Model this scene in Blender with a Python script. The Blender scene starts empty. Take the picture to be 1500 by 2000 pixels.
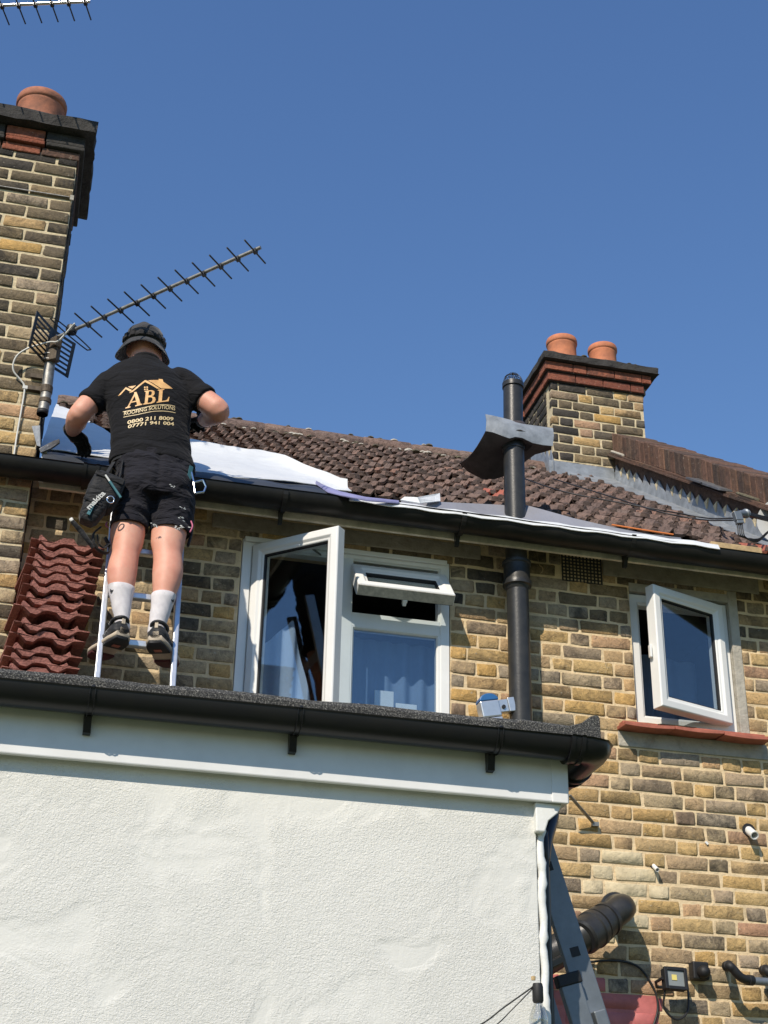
import bpy, bmesh, math, random
from mathutils import Vector, Matrix, noise
from mathutils.bvhtree import BVHTree

# ---------------------------------------------------------------- camera, sky, sun, exposure
scene = bpy.context.scene
col = scene.collection
R = math.radians

cam_data = bpy.data.cameras.new('camera')
cam_data.sensor_fit = 'VERTICAL'
cam_data.sensor_height = 36.0
cam_data.lens = 2860.0 / 2000.0 * 36.0
cam_data.clip_start = 0.05
cam_data.clip_end = 3000.0
cam = bpy.data.objects.new('camera', cam_data)
col.objects.link(cam)
CAM_ROT = Matrix([[0.970149, -0.125409, -0.207565], [-0.241854, -0.437487, -0.86609], [0.017809, 0.890437, -0.454759]])
cam.matrix_world = Matrix.Translation((0.0, -6.7, 1.6)) @ CAM_ROT.to_4x4()
scene.camera = cam
scene.render.resolution_x, scene.render.resolution_y = 768, 1024

SUN = Vector((0.74, 1.0, -1.05)).normalized()          # the way the light travels
world = bpy.data.worlds.new('World')
scene.world = world
world.use_nodes = True
wn = world.node_tree
for nd in list(wn.nodes):
    wn.nodes.remove(nd)
sky = wn.nodes.new('ShaderNodeTexSky')
sky.sky_type = 'NISHITA'
sky.sun_disc = False
sky.sun_elevation = math.asin(-SUN.z)
sky.sun_rotation = math.atan2(-SUN.x, -SUN.y)
sky.altitude = 50.0
sky.air_density = 2.0
sky.dust_density = 0.0
sky.ozone_density = 3.5
bg = wn.nodes.new('ShaderNodeBackground')
bg.inputs['Strength'].default_value = 0.10
wo = wn.nodes.new('ShaderNodeOutputWorld')
wb_ = wn.nodes.new('ShaderNodeMix')                   # even white balance over the whole dome
wb_.data_type = 'RGBA'; wb_.blend_type = 'MULTIPLY'
wb_.inputs[0].default_value = 1.0
wb_.inputs[7].default_value = (0.70, 0.90, 1.31, 1)
wn.links.new(sky.outputs[0], wb_.inputs[6])
wn.links.new(wb_.outputs[2], bg.inputs[0])
wn.links.new(bg.outputs[0], wo.inputs[0])

sun_data = bpy.data.lights.new('sun', 'SUN')
sun_data.energy = 5.0
sun_data.angle = R(0.53)
sun_data.color = (1.0, 0.90, 0.755)
sun = bpy.data.objects.new('sun', sun_data)
sun.rotation_euler = SUN.to_track_quat('-Z', 'Y').to_euler()
sun.location = (-6, -8, 12)
col.objects.link(sun)

scene.view_settings.view_transform = 'Standard'
scene.view_settings.look = 'None'
scene.view_settings.exposure = -0.08
scene.view_settings.gamma = 1.0
scene.view_settings.use_curve_mapping = False

rnd = random.Random(7)

# ---------------------------------------------------------------- materials
def new_mat(name):
    m = bpy.data.materials.new(name)
    m.use_nodes = True
    nt = m.node_tree
    b = nt.nodes['Principled BSDF']
    return m, nt, b

def nd(nt, typ, **kw):
    n = nt.nodes.new(typ)
    for k, v in kw.items():
        setattr(n, k, v)
    return n

def pos_vec(nt, scale=(1, 1, 1)):
    g = nd(nt, 'ShaderNodeNewGeometry')
    mp = nd(nt, 'ShaderNodeMapping')
    mp.inputs['Scale'].default_value = scale
    nt.links.new(g.outputs['Position'], mp.inputs['Vector'])
    return mp.outputs['Vector']

def noise_tex(nt, vec, scale, detail=4, rough=0.6, dist=0.0):
    n = nd(nt, 'ShaderNodeTexNoise')
    n.inputs['Scale'].default_value = scale
    n.inputs['Detail'].default_value = detail
    n.inputs['Roughness'].default_value = rough
    n.inputs['Distortion'].default_value = dist
    nt.links.new(vec, n.inputs['Vector'])
    return n.outputs['Fac']

def ramp(nt, fac, stops, interp='LINEAR'):
    r = nd(nt, 'ShaderNodeValToRGB')
    cr = r.color_ramp
    cr.interpolation = interp
    while len(cr.elements) < len(stops):
        cr.elements.new(0.5)
    for e, (p, c) in zip(cr.elements, stops):
        e.position = p
        e.color = (c[0], c[1], c[2], 1) if not isinstance(c, (int, float)) else (c, c, c, 1)
    if fac is not None:
        nt.links.new(fac, r.inputs['Fac'])
    return r.outputs['Color']

def mix(nt, fac, a, b, mode='MIX'):
    m = nd(nt, 'ShaderNodeMix', data_type='RGBA', blend_type=mode)
    if isinstance(fac, (int, float)):
        m.inputs[0].default_value = fac
    else:
        nt.links.new(fac, m.inputs[0])
    for s, v in ((m.inputs[6], a), (m.inputs[7], b)):
        if isinstance(v, tuple):
            s.default_value = (v[0], v[1], v[2], 1)
        else:
            nt.links.new(v, s)
    return m.outputs[2]

def math_node(nt, op, a, b=None):
    m = nd(nt, 'ShaderNodeMath', operation=op)
    for i, v in enumerate((a, b)):
        if v is None:
            continue
        if isinstance(v, (int, float)):
            m.inputs[i].default_value = v
        else:
            nt.links.new(v, m.inputs[i])
    return m.outputs[0]

def bump(nt, b, fac, strength, dist=0.01, prev=None):
    n = nd(nt, 'ShaderNodeBump')
    n.inputs['Strength'].default_value = strength
    n.inputs['Distance'].default_value = dist
    nt.links.new(fac, n.inputs['Height'])
    if prev is not None:
        nt.links.new(prev, n.inputs['Normal'])
    nt.links.new(n.outputs[0], b.inputs['Normal'])
    return n.outputs[0]

def piece_random(nt):
    """one value for each separate piece, whether it is an object or an island of a joined mesh"""
    oi = nd(nt, 'ShaderNodeObjectInfo')
    g = nd(nt, 'ShaderNodeNewGeometry')
    s = math_node(nt, 'ADD', oi.outputs['Random'], g.outputs['Random Per Island'])
    return math_node(nt, 'FRACT', s)

def plain(name, c, rough=0.6, metal=0.0, var=0.25, vscale=9.0, bstr=0.15, bscale=120.0, bdist=0.003, spec=0.5, c2=None):
    m, nt, b = new_mat(name)
    v = pos_vec(nt)
    f = noise_tex(nt, v, vscale, 5, 0.65)
    lo = c2 if c2 else tuple(x * (1 - var) for x in c)
    hi = tuple(min(1, x * (1 + var * 0.6)) for x in c)
    nt.links.new(ramp(nt, f, [(0.3, lo), (0.7, hi)]), b.inputs['Base Color'])
    b.inputs['Roughness'].default_value = rough
    b.inputs['Metallic'].default_value = metal
    b.inputs['Specular IOR Level'].default_value = spec
    if bstr:
        bump(nt, b, noise_tex(nt, v, bscale, 4, 0.7), bstr, bdist)
    return m

def brick_mat(name, stops, soot=0.35, soot_col=(0.035, 0.032, 0.03), speck=0.5):
    m, nt, b = new_mat(name)
    v = pos_vec(nt)
    t = piece_random(nt)
    base = ramp(nt, t, stops)
    n1 = noise_tex(nt, v, 34, 7, 0.75, 0.6)
    base = mix(nt, 0.85, base, ramp(nt, n1, [(0.26, (0.34, 0.31, 0.30)), (0.44, (0.85, 0.84, 0.82)), (0.56, (1.08, 1.06, 1.02)), (0.76, (1.45, 1.36, 1.18))]), 'MULTIPLY')
    n2 = noise_tex(nt, v, 7.0, 5, 0.75, 0.8)
    t2 = math_node(nt, 'MULTIPLY', math_node(nt, 'FRACT', math_node(nt, 'MULTIPLY', t, 7.31)), 0.22)
    sf = ramp(nt, math_node(nt, 'ADD', n2, t2), [(0.60, 0.0), (0.78, soot)])
    base = mix(nt, sf, base, soot_col)
    n3 = noise_tex(nt, v, 150, 3, 0.6)
    base = mix(nt, ramp(nt, n3, [(0.61, 0.0), (0.69, speck)]), base, (0.05, 0.04, 0.03))
    n4 = noise_tex(nt, v, 60, 3, 0.5)
    base = mix(nt, ramp(nt, n4, [(0.66, 0.0), (0.74, 0.45)]), base, (0.55, 0.50, 0.40))
    nt.links.new(base, b.inputs['Base Color'])
    b.inputs['Roughness'].default_value = 0.9
    b.inputs['Specular IOR Level'].default_value = 0.25
    p = bump(nt, b, n1, 0.9, 0.014)
    p = bump(nt, b, n4, 0.5, 0.006, p)
    bump(nt, b, n3, 0.6, 0.005, p)
    return m

M = {}
M['brick'] = brick_mat('stock_brick', [(0.0, (0.575, 0.360, 0.131)), (0.14, (0.612, 0.432, 0.205)), (0.30, (0.441, 0.312, 0.171)), (0.40, (0.539, 0.336, 0.217)),
                                       (0.50, (0.661, 0.456, 0.205)), (0.62, (0.40, 0.30, 0.19)), (0.72, (0.588, 0.384, 0.160)), (0.84, (0.490, 0.348, 0.205)),
                                       (0.93, (0.33, 0.26, 0.185)), (1.0, (0.539, 0.288, 0.171))], 0.5)
M['brick_sooty'] = brick_mat('sooty_brick', [(0.0, (0.16, 0.13, 0.09)), (0.3, (0.22, 0.17, 0.11)), (0.5, (0.11, 0.095, 0.075)), (0.75, (0.28, 0.21, 0.12)), (1.0, (0.13, 0.115, 0.095))], 0.75)
M['brick_grey'] = brick_mat('grey_stock_brick', [(0.0, (0.44, 0.345, 0.215)), (0.3, (0.50, 0.39, 0.25)), (0.55, (0.36, 0.30, 0.225)), (0.8, (0.46, 0.35, 0.235)), (1.0, (0.40, 0.33, 0.25))], 0.7)
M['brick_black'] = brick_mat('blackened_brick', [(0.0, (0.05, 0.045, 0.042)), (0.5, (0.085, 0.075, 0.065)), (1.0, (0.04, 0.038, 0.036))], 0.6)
M['brick_red'] = brick_mat('red_brick', [(0.0, (0.26, 0.085, 0.055)), (0.5, (0.33, 0.12, 0.075)), (1.0, (0.20, 0.07, 0.05))], 0.6)
M['brick_coping'] = brick_mat('coping_brick', [(0.0, (0.13, 0.075, 0.055)), (0.35, (0.17, 0.10, 0.075)), (0.6, (0.09, 0.065, 0.055)), (0.85, (0.21, 0.12, 0.08)), (1.0, (0.11, 0.085, 0.07))], 0.6)
M['red_paint'] = plain('red_masonry_paint', (0.52, 0.155, 0.145), 0.55, var=0.2, vscale=14, bstr=0.4, bscale=70, bdist=0.004)

def mortar_mat(name, c, bs=0.6):
    m, nt, b = new_mat(name)
    v = pos_vec(nt)
    f = noise_tex(nt, v, 11, 6, 0.7)
    f2 = noise_tex(nt, v, 130, 4, 0.7)
    base = ramp(nt, f, [(0.25, tuple(x * 0.62 for x in c)), (0.5, c), (0.75, tuple(min(1, x * 1.18) for x in c))])
    base = mix(nt, ramp(nt, f2, [(0.62, 0.0), (0.75, 0.5)]), base, tuple(x * 0.45 for x in c))
    nt.links.new(base, b.inputs['Base Color'])
    b.inputs['Roughness'].default_value = 0.95
    b.inputs['Specular IOR Level'].default_value = 0.2
    p = bump(nt, b, f2, bs, 0.005)
    bump(nt, b, noise_tex(nt, v, 35, 3, 0.6), 0.6, 0.012, p)
    return m
M['mortar'] = mortar_mat('lime_mortar', (0.72, 0.56, 0.345))
M['mortar_pale'] = mortar_mat('pale_mortar', (0.62, 0.52, 0.34))
M['cement'] = mortar_mat('grey_cement', (0.43, 0.40, 0.34))
M['lintel'] = mortar_mat('concrete_lintel', (0.36, 0.31, 0.245))

def render_mat():
    m, nt, b = new_mat('white_masonry_render')
    v = pos_vec(nt)
    big = noise_tex(nt, v, 2.0, 4, 0.6)
    base = ramp(nt, big, [(0.3, (0.68, 0.675, 0.635)), (0.7, (0.74, 0.735, 0.695))])
    dirt = noise_tex(nt, v, 60, 3, 0.6)
    base = mix(nt, ramp(nt, dirt, [(0.74, 0.0), (0.80, 0.35)]), base, (0.55, 0.52, 0.45))
    nt.links.new(base, b.inputs['Base Color'])
    b.inputs['Roughness'].default_value = 0.85
    b.inputs['Specular IOR Level'].default_value = 0.3
    vx = pos_vec(nt, (1.0, 1.0, 1.25))
    f1 = noise_tex(nt, vx, 150, 3, 0.55, 0.9)
    # stipple fades out over trowelled repair patches
    patch = ramp(nt, noise_tex(nt, v, 3.6, 3, 0.5, 0.6), [(0.50, 1.0), (0.60, 0.18)])
    h = math_node(nt, 'MULTIPLY', f1, patch)
    p = bump(nt, b, h, 0.5, 0.009)
    p = bump(nt, b, noise_tex(nt, v, 12, 4, 0.6), 0.35, 0.010, p)
    bump(nt, b, patch, 0.3, 0.004, p)
    return m
M['render'] = render_mat()

def felt_mat():
    m, nt, b = new_mat('mineral_felt')
    v = pos_vec(nt)
    f = noise_tex(nt, v, 210, 3, 0.8)
    base = ramp(nt, f, [(0.38, (0.015, 0.016, 0.017)), (0.49, (0.05, 0.05, 0.049)), (0.58, (0.17, 0.165, 0.15)), (0.68, (0.45, 0.43, 0.38))])
    base = mix(nt, 0.5, base, ramp(nt, noise_tex(nt, v, 14, 4, 0.6), [(0.3, (0.6, 0.6, 0.58)), (0.7, (1.2, 1.2, 1.15))]), 'MULTIPLY')
    nt.links.new(base, b.inputs['Base Color'])
    b.inputs['Roughness'].default_value = 0.95
    bump(nt, b, f, 0.9, 0.006)
    return m
M['felt'] = felt_mat()

M['black_plastic'] = plain('black_gutter_plastic', (0.009, 0.0095, 0.011), 0.30, var=0.4, vscale=22, bstr=0.06, bscale=60, c2=(0.014, 0.014, 0.014), spec=0.28)
M['old_gutter'] = plain('weathered_gutter', (0.008, 0.008, 0.0085), 0.38, var=0.4, vscale=7, bstr=0.2, bscale=45, c2=(0.022, 0.021, 0.019), spec=0.25)
M['soil_pipe'] = plain('dusty_black_pipe', (0.017, 0.0175, 0.018), 0.36, var=0.5, vscale=16, bstr=0.25, bscale=90, c2=(0.042, 0.041, 0.038), spec=.4)
M['iron'] = plain('rusty_iron', (0.11, 0.085, 0.06), 0.7, var=0.5, vscale=40, bstr=0.5, bscale=120, metal=0.3)
M['upvc'] = plain('white_upvc', (0.80, 0.80, 0.775), 0.32, var=0.06, vscale=4, bstr=0.02)
M['upvc_dirty'] = plain('grubby_upvc', (0.50, 0.47, 0.40), 0.5, var=0.35, vscale=30, bstr=0.1)
M['fascia_old'] = plain('old_cream_fascia', (0.74, 0.67, 0.54), 0.6, var=0.3, vscale=12, bstr=0.2, bscale=50)
M['fascia'] = plain('white_fascia', (0.76, 0.765, 0.76), 0.4, var=0.08, vscale=7, bstr=0.05)
M['rubber'] = plain('black_rubber', (0.012, 0.012, 0.013), 0.6, var=0.3)
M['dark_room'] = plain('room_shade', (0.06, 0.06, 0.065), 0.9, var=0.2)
M['red_sill'] = plain('red_clay_tile', (0.40, 0.125, 0.08), 0.7, var=0.3, vscale=18, bstr=0.5, bscale=90)
M['terracotta'] = plain('terracotta', (0.56, 0.20, 0.095), 0.8, var=0.25, vscale=16, bstr=0.3, bscale=110, c2=(0.40, 0.15, 0.08))
M['terracotta_old'] = plain('sooty_terracotta', (0.42, 0.16, 0.09), 0.85, var=0.35, vscale=12, bstr=0.4, bscale=90, c2=(0.22, 0.10, 0.065))
M['lead'] = plain('weathered_lead', (0.30, 0.325, 0.35), 0.5, metal=0.25, var=0.35, vscale=13, bstr=0.4, bscale=30, bdist=0.006)
M['lead_dull'] = plain('dull_lead', (0.20, 0.205, 0.21), 0.45, metal=0.5, var=0.5, vscale=10, bstr=0.6, bscale=26, bdist=0.008, c2=(0.10, 0.095, 0.09))
M['lead_under'] = plain('dark_lead_underside', (0.052, 0.042, 0.043), 0.75, var=0.4, vscale=14, bstr=0.5, bscale=40)  # darker and browner than the other lead
M['cap_stone'] = plain('sooty_capping', (0.045, 0.042, 0.038), 0.95, var=0.5, vscale=15, bstr=0.9, bscale=60, bdist=0.012, c2=(0.025, 0.023, 0.022))
M['moss'] = plain('mossy_flaunching', (0.16, 0.14, 0.09), 0.95, var=0.7, vscale=35, bstr=1.0, bscale=70, bdist=0.02, c2=(0.05, 0.045, 0.03))
M['alum'] = plain('aluminium', (0.62, 0.64, 0.66), 0.36, metal=0.75, var=0.12, vscale=25, bstr=0.08)
M['alum_grey'] = plain('dull_grey_aluminium', (0.20, 0.225, 0.25), 0.5, metal=0.5, var=0.15, vscale=18, bstr=0.08)
M['galv'] = plain('galvanised_steel', (0.30, 0.295, 0.275), 0.5, metal=0.6, var=0.35, vscale=30, bstr=0.3, c2=(0.17, 0.16, 0.14))
M['rod'] = plain('dark_aerial_rod', (0.05, 0.05, 0.05), 0.45, metal=0.6, var=0.3, vscale=40)
M['chrome'] = plain('bright_steel', (0.75, 0.75, 0.75), 0.18, metal=1.0, var=0.05, bstr=0.0)
M['cable_white'] = plain('white_cable', (0.62, 0.62, 0.58), 0.5, var=0.15)
M['cable_black'] = plain('black_cable', (0.02, 0.02, 0.02), 0.5, var=0.2)
M['dish_grey'] = plain('grey_dish', (0.45, 0.46, 0.45), 0.6, var=0.08)
M['tray'] = plain('black_eaves_tray', (0.045, 0.05, 0.058), 0.5, var=0.25, vscale=6)
M['wood'] = plain('raw_timber', (0.52, 0.37, 0.19), 0.8, var=0.35, vscale=20, bstr=0.3, bscale=40)
M['white_paint'] = plain('white_paint', (0.78, 0.78, 0.75), 0.5, var=0.1, vscale=20, bstr=0.3, bscale=80)
M['new_tile'] = plain('new_red_concrete_tile', (0.36, 0.155, 0.125), 0.95, var=0.3, vscale=60, bstr=1.0, bscale=95, bdist=0.010, c2=(0.20, 0.085, 0.07), spec=.2)
M['orange'] = plain('orange_edge_tape', (0.75, 0.22, 0.05), 0.6, var=0.1)

def tile_mat():
    m, nt, b = new_mat('weathered_roof_tile')
    v = pos_vec(nt)
    t = piece_random(nt)
    base = ramp(nt, t, [(0.0, (0.25, 0.165, 0.13)), (0.35, (0.20, 0.145, 0.125)), (0.6, (0.29, 0.19, 0.15)), (0.85, (0.22, 0.165, 0.14)), (1.0, (0.33, 0.19, 0.14))])
    n1 = noise_tex(nt, v, 24, 6, 0.75)
    base = mix(nt, ramp(nt, n1, [(0.38, 0.7), (0.54, 0.0)]), base, (0.060, 0.043, 0.036))
    n2 = noise_tex(nt, v, 30, 5, 0.7, 1.0)
    base = mix(nt, ramp(nt, n2, [(0.62, 0.0), (0.70, 0.7)]), base, (0.33, 0.25, 0.20))
    n3 = noise_tex(nt, v, 17, 3, 0.6)
    base = mix(nt, ramp(nt, n3, [(0.70, 0.0), (0.76, 0.7)]), base, (0.50, 0.42, 0.36))
    nt.links.new(base, b.inputs['Base Color'])
    b.inputs['Roughness'].default_value = 0.95
    b.inputs['Specular IOR Level'].default_value = 0.2
    p = bump(nt, b, n1, 1.0, 0.018)
    bump(nt, b, noise_tex(nt, v, 120, 4, 0.7), 0.6, 0.005, p)
    return m
M['tile'] = tile_mat()

def membrane_mat(name, c):
    m, nt, b = new_mat(name)
    v = pos_vec(nt)
    f = noise_tex(nt, v, 9, 5, 0.6, 0.5)
    nt.links.new(ramp(nt, f, [(0.3, tuple(x * 0.9 for x in c)), (0.7, c)]), b.inputs['Base Color'])
    b.inputs['Roughness'].default_value = 0.38
    bump(nt, b, f, 0.35, 0.02)
    return m
M['membrane'] = membrane_mat('white_roof_membrane', (0.74, 0.76, 0.76))
M['membrane_lilac'] = membrane_mat('lilac_membrane_face', (0.26, 0.26, 0.46))
M['membrane_grey'] = membrane_mat('grey_membrane_face', (0.27, 0.275, 0.31))

def glass_mat(name, tint, refl=0.08):
    m = bpy.data.materials.new(name)
    m.use_nodes = True
    nt = m.node_tree
    nt.nodes.clear()
    out = nd(nt, 'ShaderNodeOutputMaterial')
    tr = nd(nt, 'ShaderNodeBsdfTransparent')
    tr.inputs[0].default_value = (*tint, 1)
    gl = nd(nt, 'ShaderNodeBsdfGlossy')
    gl.inputs['Roughness'].default_value = 0.02
    gl.inputs['Color'].default_value = (0.92, 0.95, 1.0, 1)
    lw = nd(nt, 'ShaderNodeLayerWeight')
    lw.inputs['Blend'].default_value = 0.5
    fr = math_node(nt, 'ADD', math_node(nt, 'MULTIPLY', math_node(nt, 'POWER', lw.outputs['Facing'], 3.0), 0.75), refl)
    mx = nd(nt, 'ShaderNodeMixShader')
    nt.links.new(fr, mx.inputs[0])
    nt.links.new(tr.outputs[0], mx.inputs[1])
    nt.links.new(gl.outputs[0], mx.inputs[2])
    nt.links.new(mx.outputs[0], out.inputs[0])
    return m
M['glass'] = glass_mat('window_glass', (0.84, 0.89, 0.92), 0.10)
M['glass_edge'] = plain('green_glass_edge', (0.35, 0.55, 0.52), 0.2, var=0.1, bstr=0)
M['net'] = plain('pale_blue_curtain', (0.17, 0.24, 0.36), 0.9, var=0.15, vscale=5, bstr=0.3, bscale=300)
M['net_bright'] = plain('bright_curtain', (0.42, 0.50, 0.64), 0.9, var=0.1, vscale=5, bstr=0.3, bscale=300)
M['net_white'] = plain('white_net_curtain', (0.74, 0.77, 0.80), 0.9, var=0.1, bstr=0.3, bscale=300)

# cloth, skin
def cloth_mat(name, c, sheen=0.25, bs=0.35, sc=420, rough=0.85, fold=0.5):
    m, nt, b = new_mat(name)
    v = pos_vec(nt)
    f = noise_tex(nt, v, 7, 4, 0.6)
    nt.links.new(ramp(nt, f, [(0.3, tuple(x * 0.8 for x in c)), (0.7, tuple(x * 1.15 for x in c))]), b.inputs['Base Color'])
    b.inputs['Roughness'].default_value = rough
    b.inputs['Sheen Weight'].default_value = sheen
    b.inputs['Sheen Roughness'].default_value = 0.5
    b.inputs['Specular IOR Level'].default_value = 0.2
    p = bump(nt, b, noise_tex(nt, pos_vec(nt, (1, 1, 2.4)), 11, 3, 0.5, 0.8), fold, 0.03)
    bump(nt, b, noise_tex(nt, v, sc, 2, 0.5), bs, 0.002, p)
    return m
M['shirt'] = cloth_mat('black_cotton', (0.0065, 0.0065, 0.008), 0.05)
M['shorts'] = cloth_mat('charcoal_work_cloth', (0.0125, 0.012, 0.017), 0.06, fold=0.9)
M['hat'] = cloth_mat('faded_dark_camo', (0.045, 0.045, 0.05), 0.2, fold=0.7)
M['hat_band'] = cloth_mat('black_webbing', (0.02, 0.019, 0.021), 0.2)
M['glove'] = cloth_mat('black_glove', (0.010, 0.010, 0.011), 0.15)
M['nylon'] = cloth_mat('black_nylon', (0.014, 0.0145, 0.016), 0.15, rough=0.6)
M['teal'] = plain('teal_webbing', (0.05, 0.17, 0.20), 0.7, var=0.3)
M['pink'] = plain('pink_cord', (0.50, 0.13, 0.22), 0.7, var=0.1)
M['yellow'] = plain('yellow_plastic', (0.75, 0.45, 0.03), 0.4, var=0.05)
M['blue'] = plain('blue_plastic', (0.03, 0.13, 0.33), 0.35, var=0.1)
M['print'] = plain('gold_print', (0.82, 0.50, 0.20), 0.5, var=0.18, vscale=30, bstr=0.05, c2=(0.62, 0.33, 0.13))
M['print_pale'] = plain('pale_gold_print', (0.72, 0.56, 0.30), 0.5, var=0.15, vscale=40, bstr=0.05)
M['print_grey'] = plain('grey_embroidery', (0.55, 0.55, 0.52), 0.6, var=0.1)
M['sole'] = plain('beige_midsole', (0.52, 0.43, 0.32), 0.7, var=0.2)
M['shoe'] = cloth_mat('black_trainer_mesh', (0.02, 0.021, 0.022), 0.1, rough=0.5)

def sock_mat():
    m, nt, b = new_mat('white_ribbed_sock')
    v = pos_vec(nt)
    f = noise_tex(nt, v, 25, 4, 0.6)
    nt.links.new(ramp(nt, f, [(0.3, (0.62, 0.59, 0.60)), (0.7, (0.76, 0.73, 0.73))]), b.inputs['Base Color'])
    b.inputs['Roughness'].default_value = 0.95
    w = nd(nt, 'ShaderNodeTexWave', bands_direction='X')
    w.inputs['Scale'].default_value = 60
    w.inputs['Distortion'].default_value = 0.6
    nt.links.new(v, w.inputs['Vector'])
    bump(nt, b, w.outputs['Fac'], 0.5, 0.003)
    return m
M['sock'] = sock_mat()

def skin_mat():
    m, nt, b = new_mat('sunburnt_skin')
    v = pos_vec(nt)
    f = noise_tex(nt, v, 7, 5, 0.6)
    base = ramp(nt, f, [(0.3, (0.60, 0.255, 0.175)), (0.55, (0.68, 0.335, 0.235)), (0.75, (0.70, 0.41, 0.305))])
    nt.links.new(base, b.inputs['Base Color'])
    b.inputs['Roughness'].default_value = 0.55
    b.inputs['Subsurface Weight'].default_value = 0.15
    b.inputs['Subsurface Radius'].default_value = (0.02, 0.008, 0.005)
    b.inputs['Subsurface Scale'].default_value = 0.5
    bump(nt, b, noise_tex(nt, v, 260, 3, 0.6), 0.12, 0.002)
    return m
M['skin'] = skin_mat()
M['tattoo'] = plain('faded_ink', (0.20, 0.15, 0.14), 0.6, var=0.2)
M['ground'] = plain('garden_ground', (0.10, 0.12, 0.05), 0.95, var=0.5, vscale=1.5, bstr=0.6, bscale=12, bdist=0.05)
M['red_rubber'] = plain('dark_red_rubber', (0.085, 0.018, 0.022), 0.7, var=0.3, vscale=60, bstr=0.6, bscale=150)
M['bulb'] = glass_mat('bulb_glass', (0.88, 0.88, 0.86), 0.14)
M['led'] = plain('yellow_led_chip', (0.75, 0.62, 0.18), 0.4, var=0.05, bstr=0)
M['lamp_glass'] = plain('grey_lamp_glass', (0.24, 0.26, 0.25), 0.15, var=0.15, bstr=0)

# ---------------------------------------------------------------- mesh helpers
class MB:
    def __init__(self):
        self.v, self.f = [], []
    def add(self, vs, fs):
        o = len(self.v)
        self.v += [tuple(p) for p in vs]
        self.f += [tuple(i + o for i in f) for f in fs]
        return self
    def box(self, x0, x1, y0, y1, z0, z1):
        vs = [(x, y, z) for z in (z0, z1) for y in (y0, y1) for x in (x0, x1)]
        return self.add(vs, [(0, 2, 3, 1), (4, 5, 7, 6), (0, 1, 5, 4), (2, 6, 7, 3), (0, 4, 6, 2), (1, 3, 7, 5)])
    def obox(self, c, ax, ay, az):
        c, ax, ay, az = Vector(c), Vector(ax), Vector(ay), Vector(az)
        vs = [c + ax * i + ay * j + az * k for k in (-1, 1) for j in (-1, 1) for i in (-1, 1)]
        fs = [(0, 2, 3, 1), (4, 5, 7, 6), (0, 1, 5, 4), (2, 6, 7, 3), (0, 4, 6, 2), (1, 3, 7, 5)]
        if ax.cross(ay).dot(az) < 0:
            fs = [f[::-1] for f in fs]
        return self.add(vs, fs)
    def loft(self, rings, cap0=True, cap1=True, closed=True):
        n = len(rings[0])
        vs = [p for r in rings for p in r]
        fs = []
        m = n if closed else n - 1
        for i in range(len(rings) - 1):
            for j in range(m):
                a, b = i * n + j, i * n + (j + 1) % n
                fs.append((a, b, b + n, a + n))
        if cap0 and closed:
            fs.append(tuple(range(n))[::-1])
        if cap1 and closed:
            fs.append(tuple(range((len(rings) - 1) * n, len(rings) * n)))
        return self.add(vs, fs)
    def tube(self, path, r, n=10, cap=True, flat=1.0, up=None):
        path = [Vector(p) for p in path]
        rs = r if isinstance(r, (list, tuple)) else [r] * len(path)
        rings = []
        ref = Vector(up) if up else None
        for i, p in enumerate(path):
            t = (path[min(i + 1, len(path) - 1)] - path[max(i - 1, 0)]).normalized()
            if ref is None:
                ref = Vector((0, 0, 1)) if abs(t.z) < 0.9 else Vector((1, 0, 0))
            u = (ref - t * ref.dot(t))
            if u.length < 1e-5:
                u = t.orthogonal()
            u.normalize()
            ref = u
            w = t.cross(u)
            rings.append([p + (u * math.cos(a) * flat + w * math.sin(a)) * rs[i] for a in [2 * math.pi * k / n for k in range(n)]])
        return self.loft(rings, cap, cap)
    def lathe(self, prof, c, n=24, axis=(0, 0, 1)):
        q = Vector((0, 0, 1)).rotation_difference(Vector(axis).normalized())
        c = Vector(c)
        rings = [[c + q @ Vector((r * math.cos(a), r * math.sin(a), z)) for a in [2 * math.pi * k / n for k in range(n)]] for r, z in prof]
        return self.loft(rings, prof[0][0] > 1e-6, prof[-1][0] > 1e-6)
    def prism(self, pts, d):
        """polygon (3d points, in order) pushed along d"""
        d = Vector(d)
        a = [Vector(p) for p in pts]
        n = len(a)
        nr = sum(((a[i].cross(a[(i + 1) % n])) for i in range(n)), Vector())
        if nr.dot(d) > 0:
            a = a[::-1]
        return self.loft([a, [p + d for p in a]][::1])
    def mesh(self, name, smooth=False):
        me = bpy.data.meshes.new(name)
        me.from_pydata(self.v, [], self.f)
        me.update()
        if smooth:
            me.polygons.foreach_set('use_smooth', [True] * len(me.polygons))
        return me
    def build(self, name, mat, parent=None, smooth=False, bevel=0.0, seg=2, fix=True, autosmooth=None):
        me = self.mesh(name, smooth)
        if fix:
            bm = bmesh.new(); bm.from_mesh(me)
            bmesh.ops.recalc_face_normals(bm, faces=bm.faces)
            bm.to_mesh(me); bm.free()
        return link(name, me, mat, parent, bevel, seg, autosmooth)

def link(name, me, mat, parent=None, bevel=0.0, seg=2, autosmooth=None):
    o = bpy.data.objects.new(name, me)
    if mat is not None:
        me.materials.append(M[mat] if isinstance(mat, str) else mat)
    col.objects.link(o)
    if parent is not None:
        attach(o, parent)
    if bevel:
        b = o.modifiers.new('bevel', 'BEVEL')
        b.width = bevel; b.segments = seg; b.limit_method = 'ANGLE'; b.angle_limit = R(35)
    if autosmooth:
        me.set_sharp_from_angle(angle=R(autosmooth))
    return o

ORIGIN = {}
def base_of(o):
    """where the frame of a parent sits: parts and sub-parts are modelled in place"""
    return Vector(ORIGIN.get(o.name, (0, 0, 0))) if o.parent is None else Vector((0, 0, 0))
def attach(o, parent):
    o.parent = parent
    o.matrix_parent_inverse = Matrix.Translation(-base_of(parent))

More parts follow.
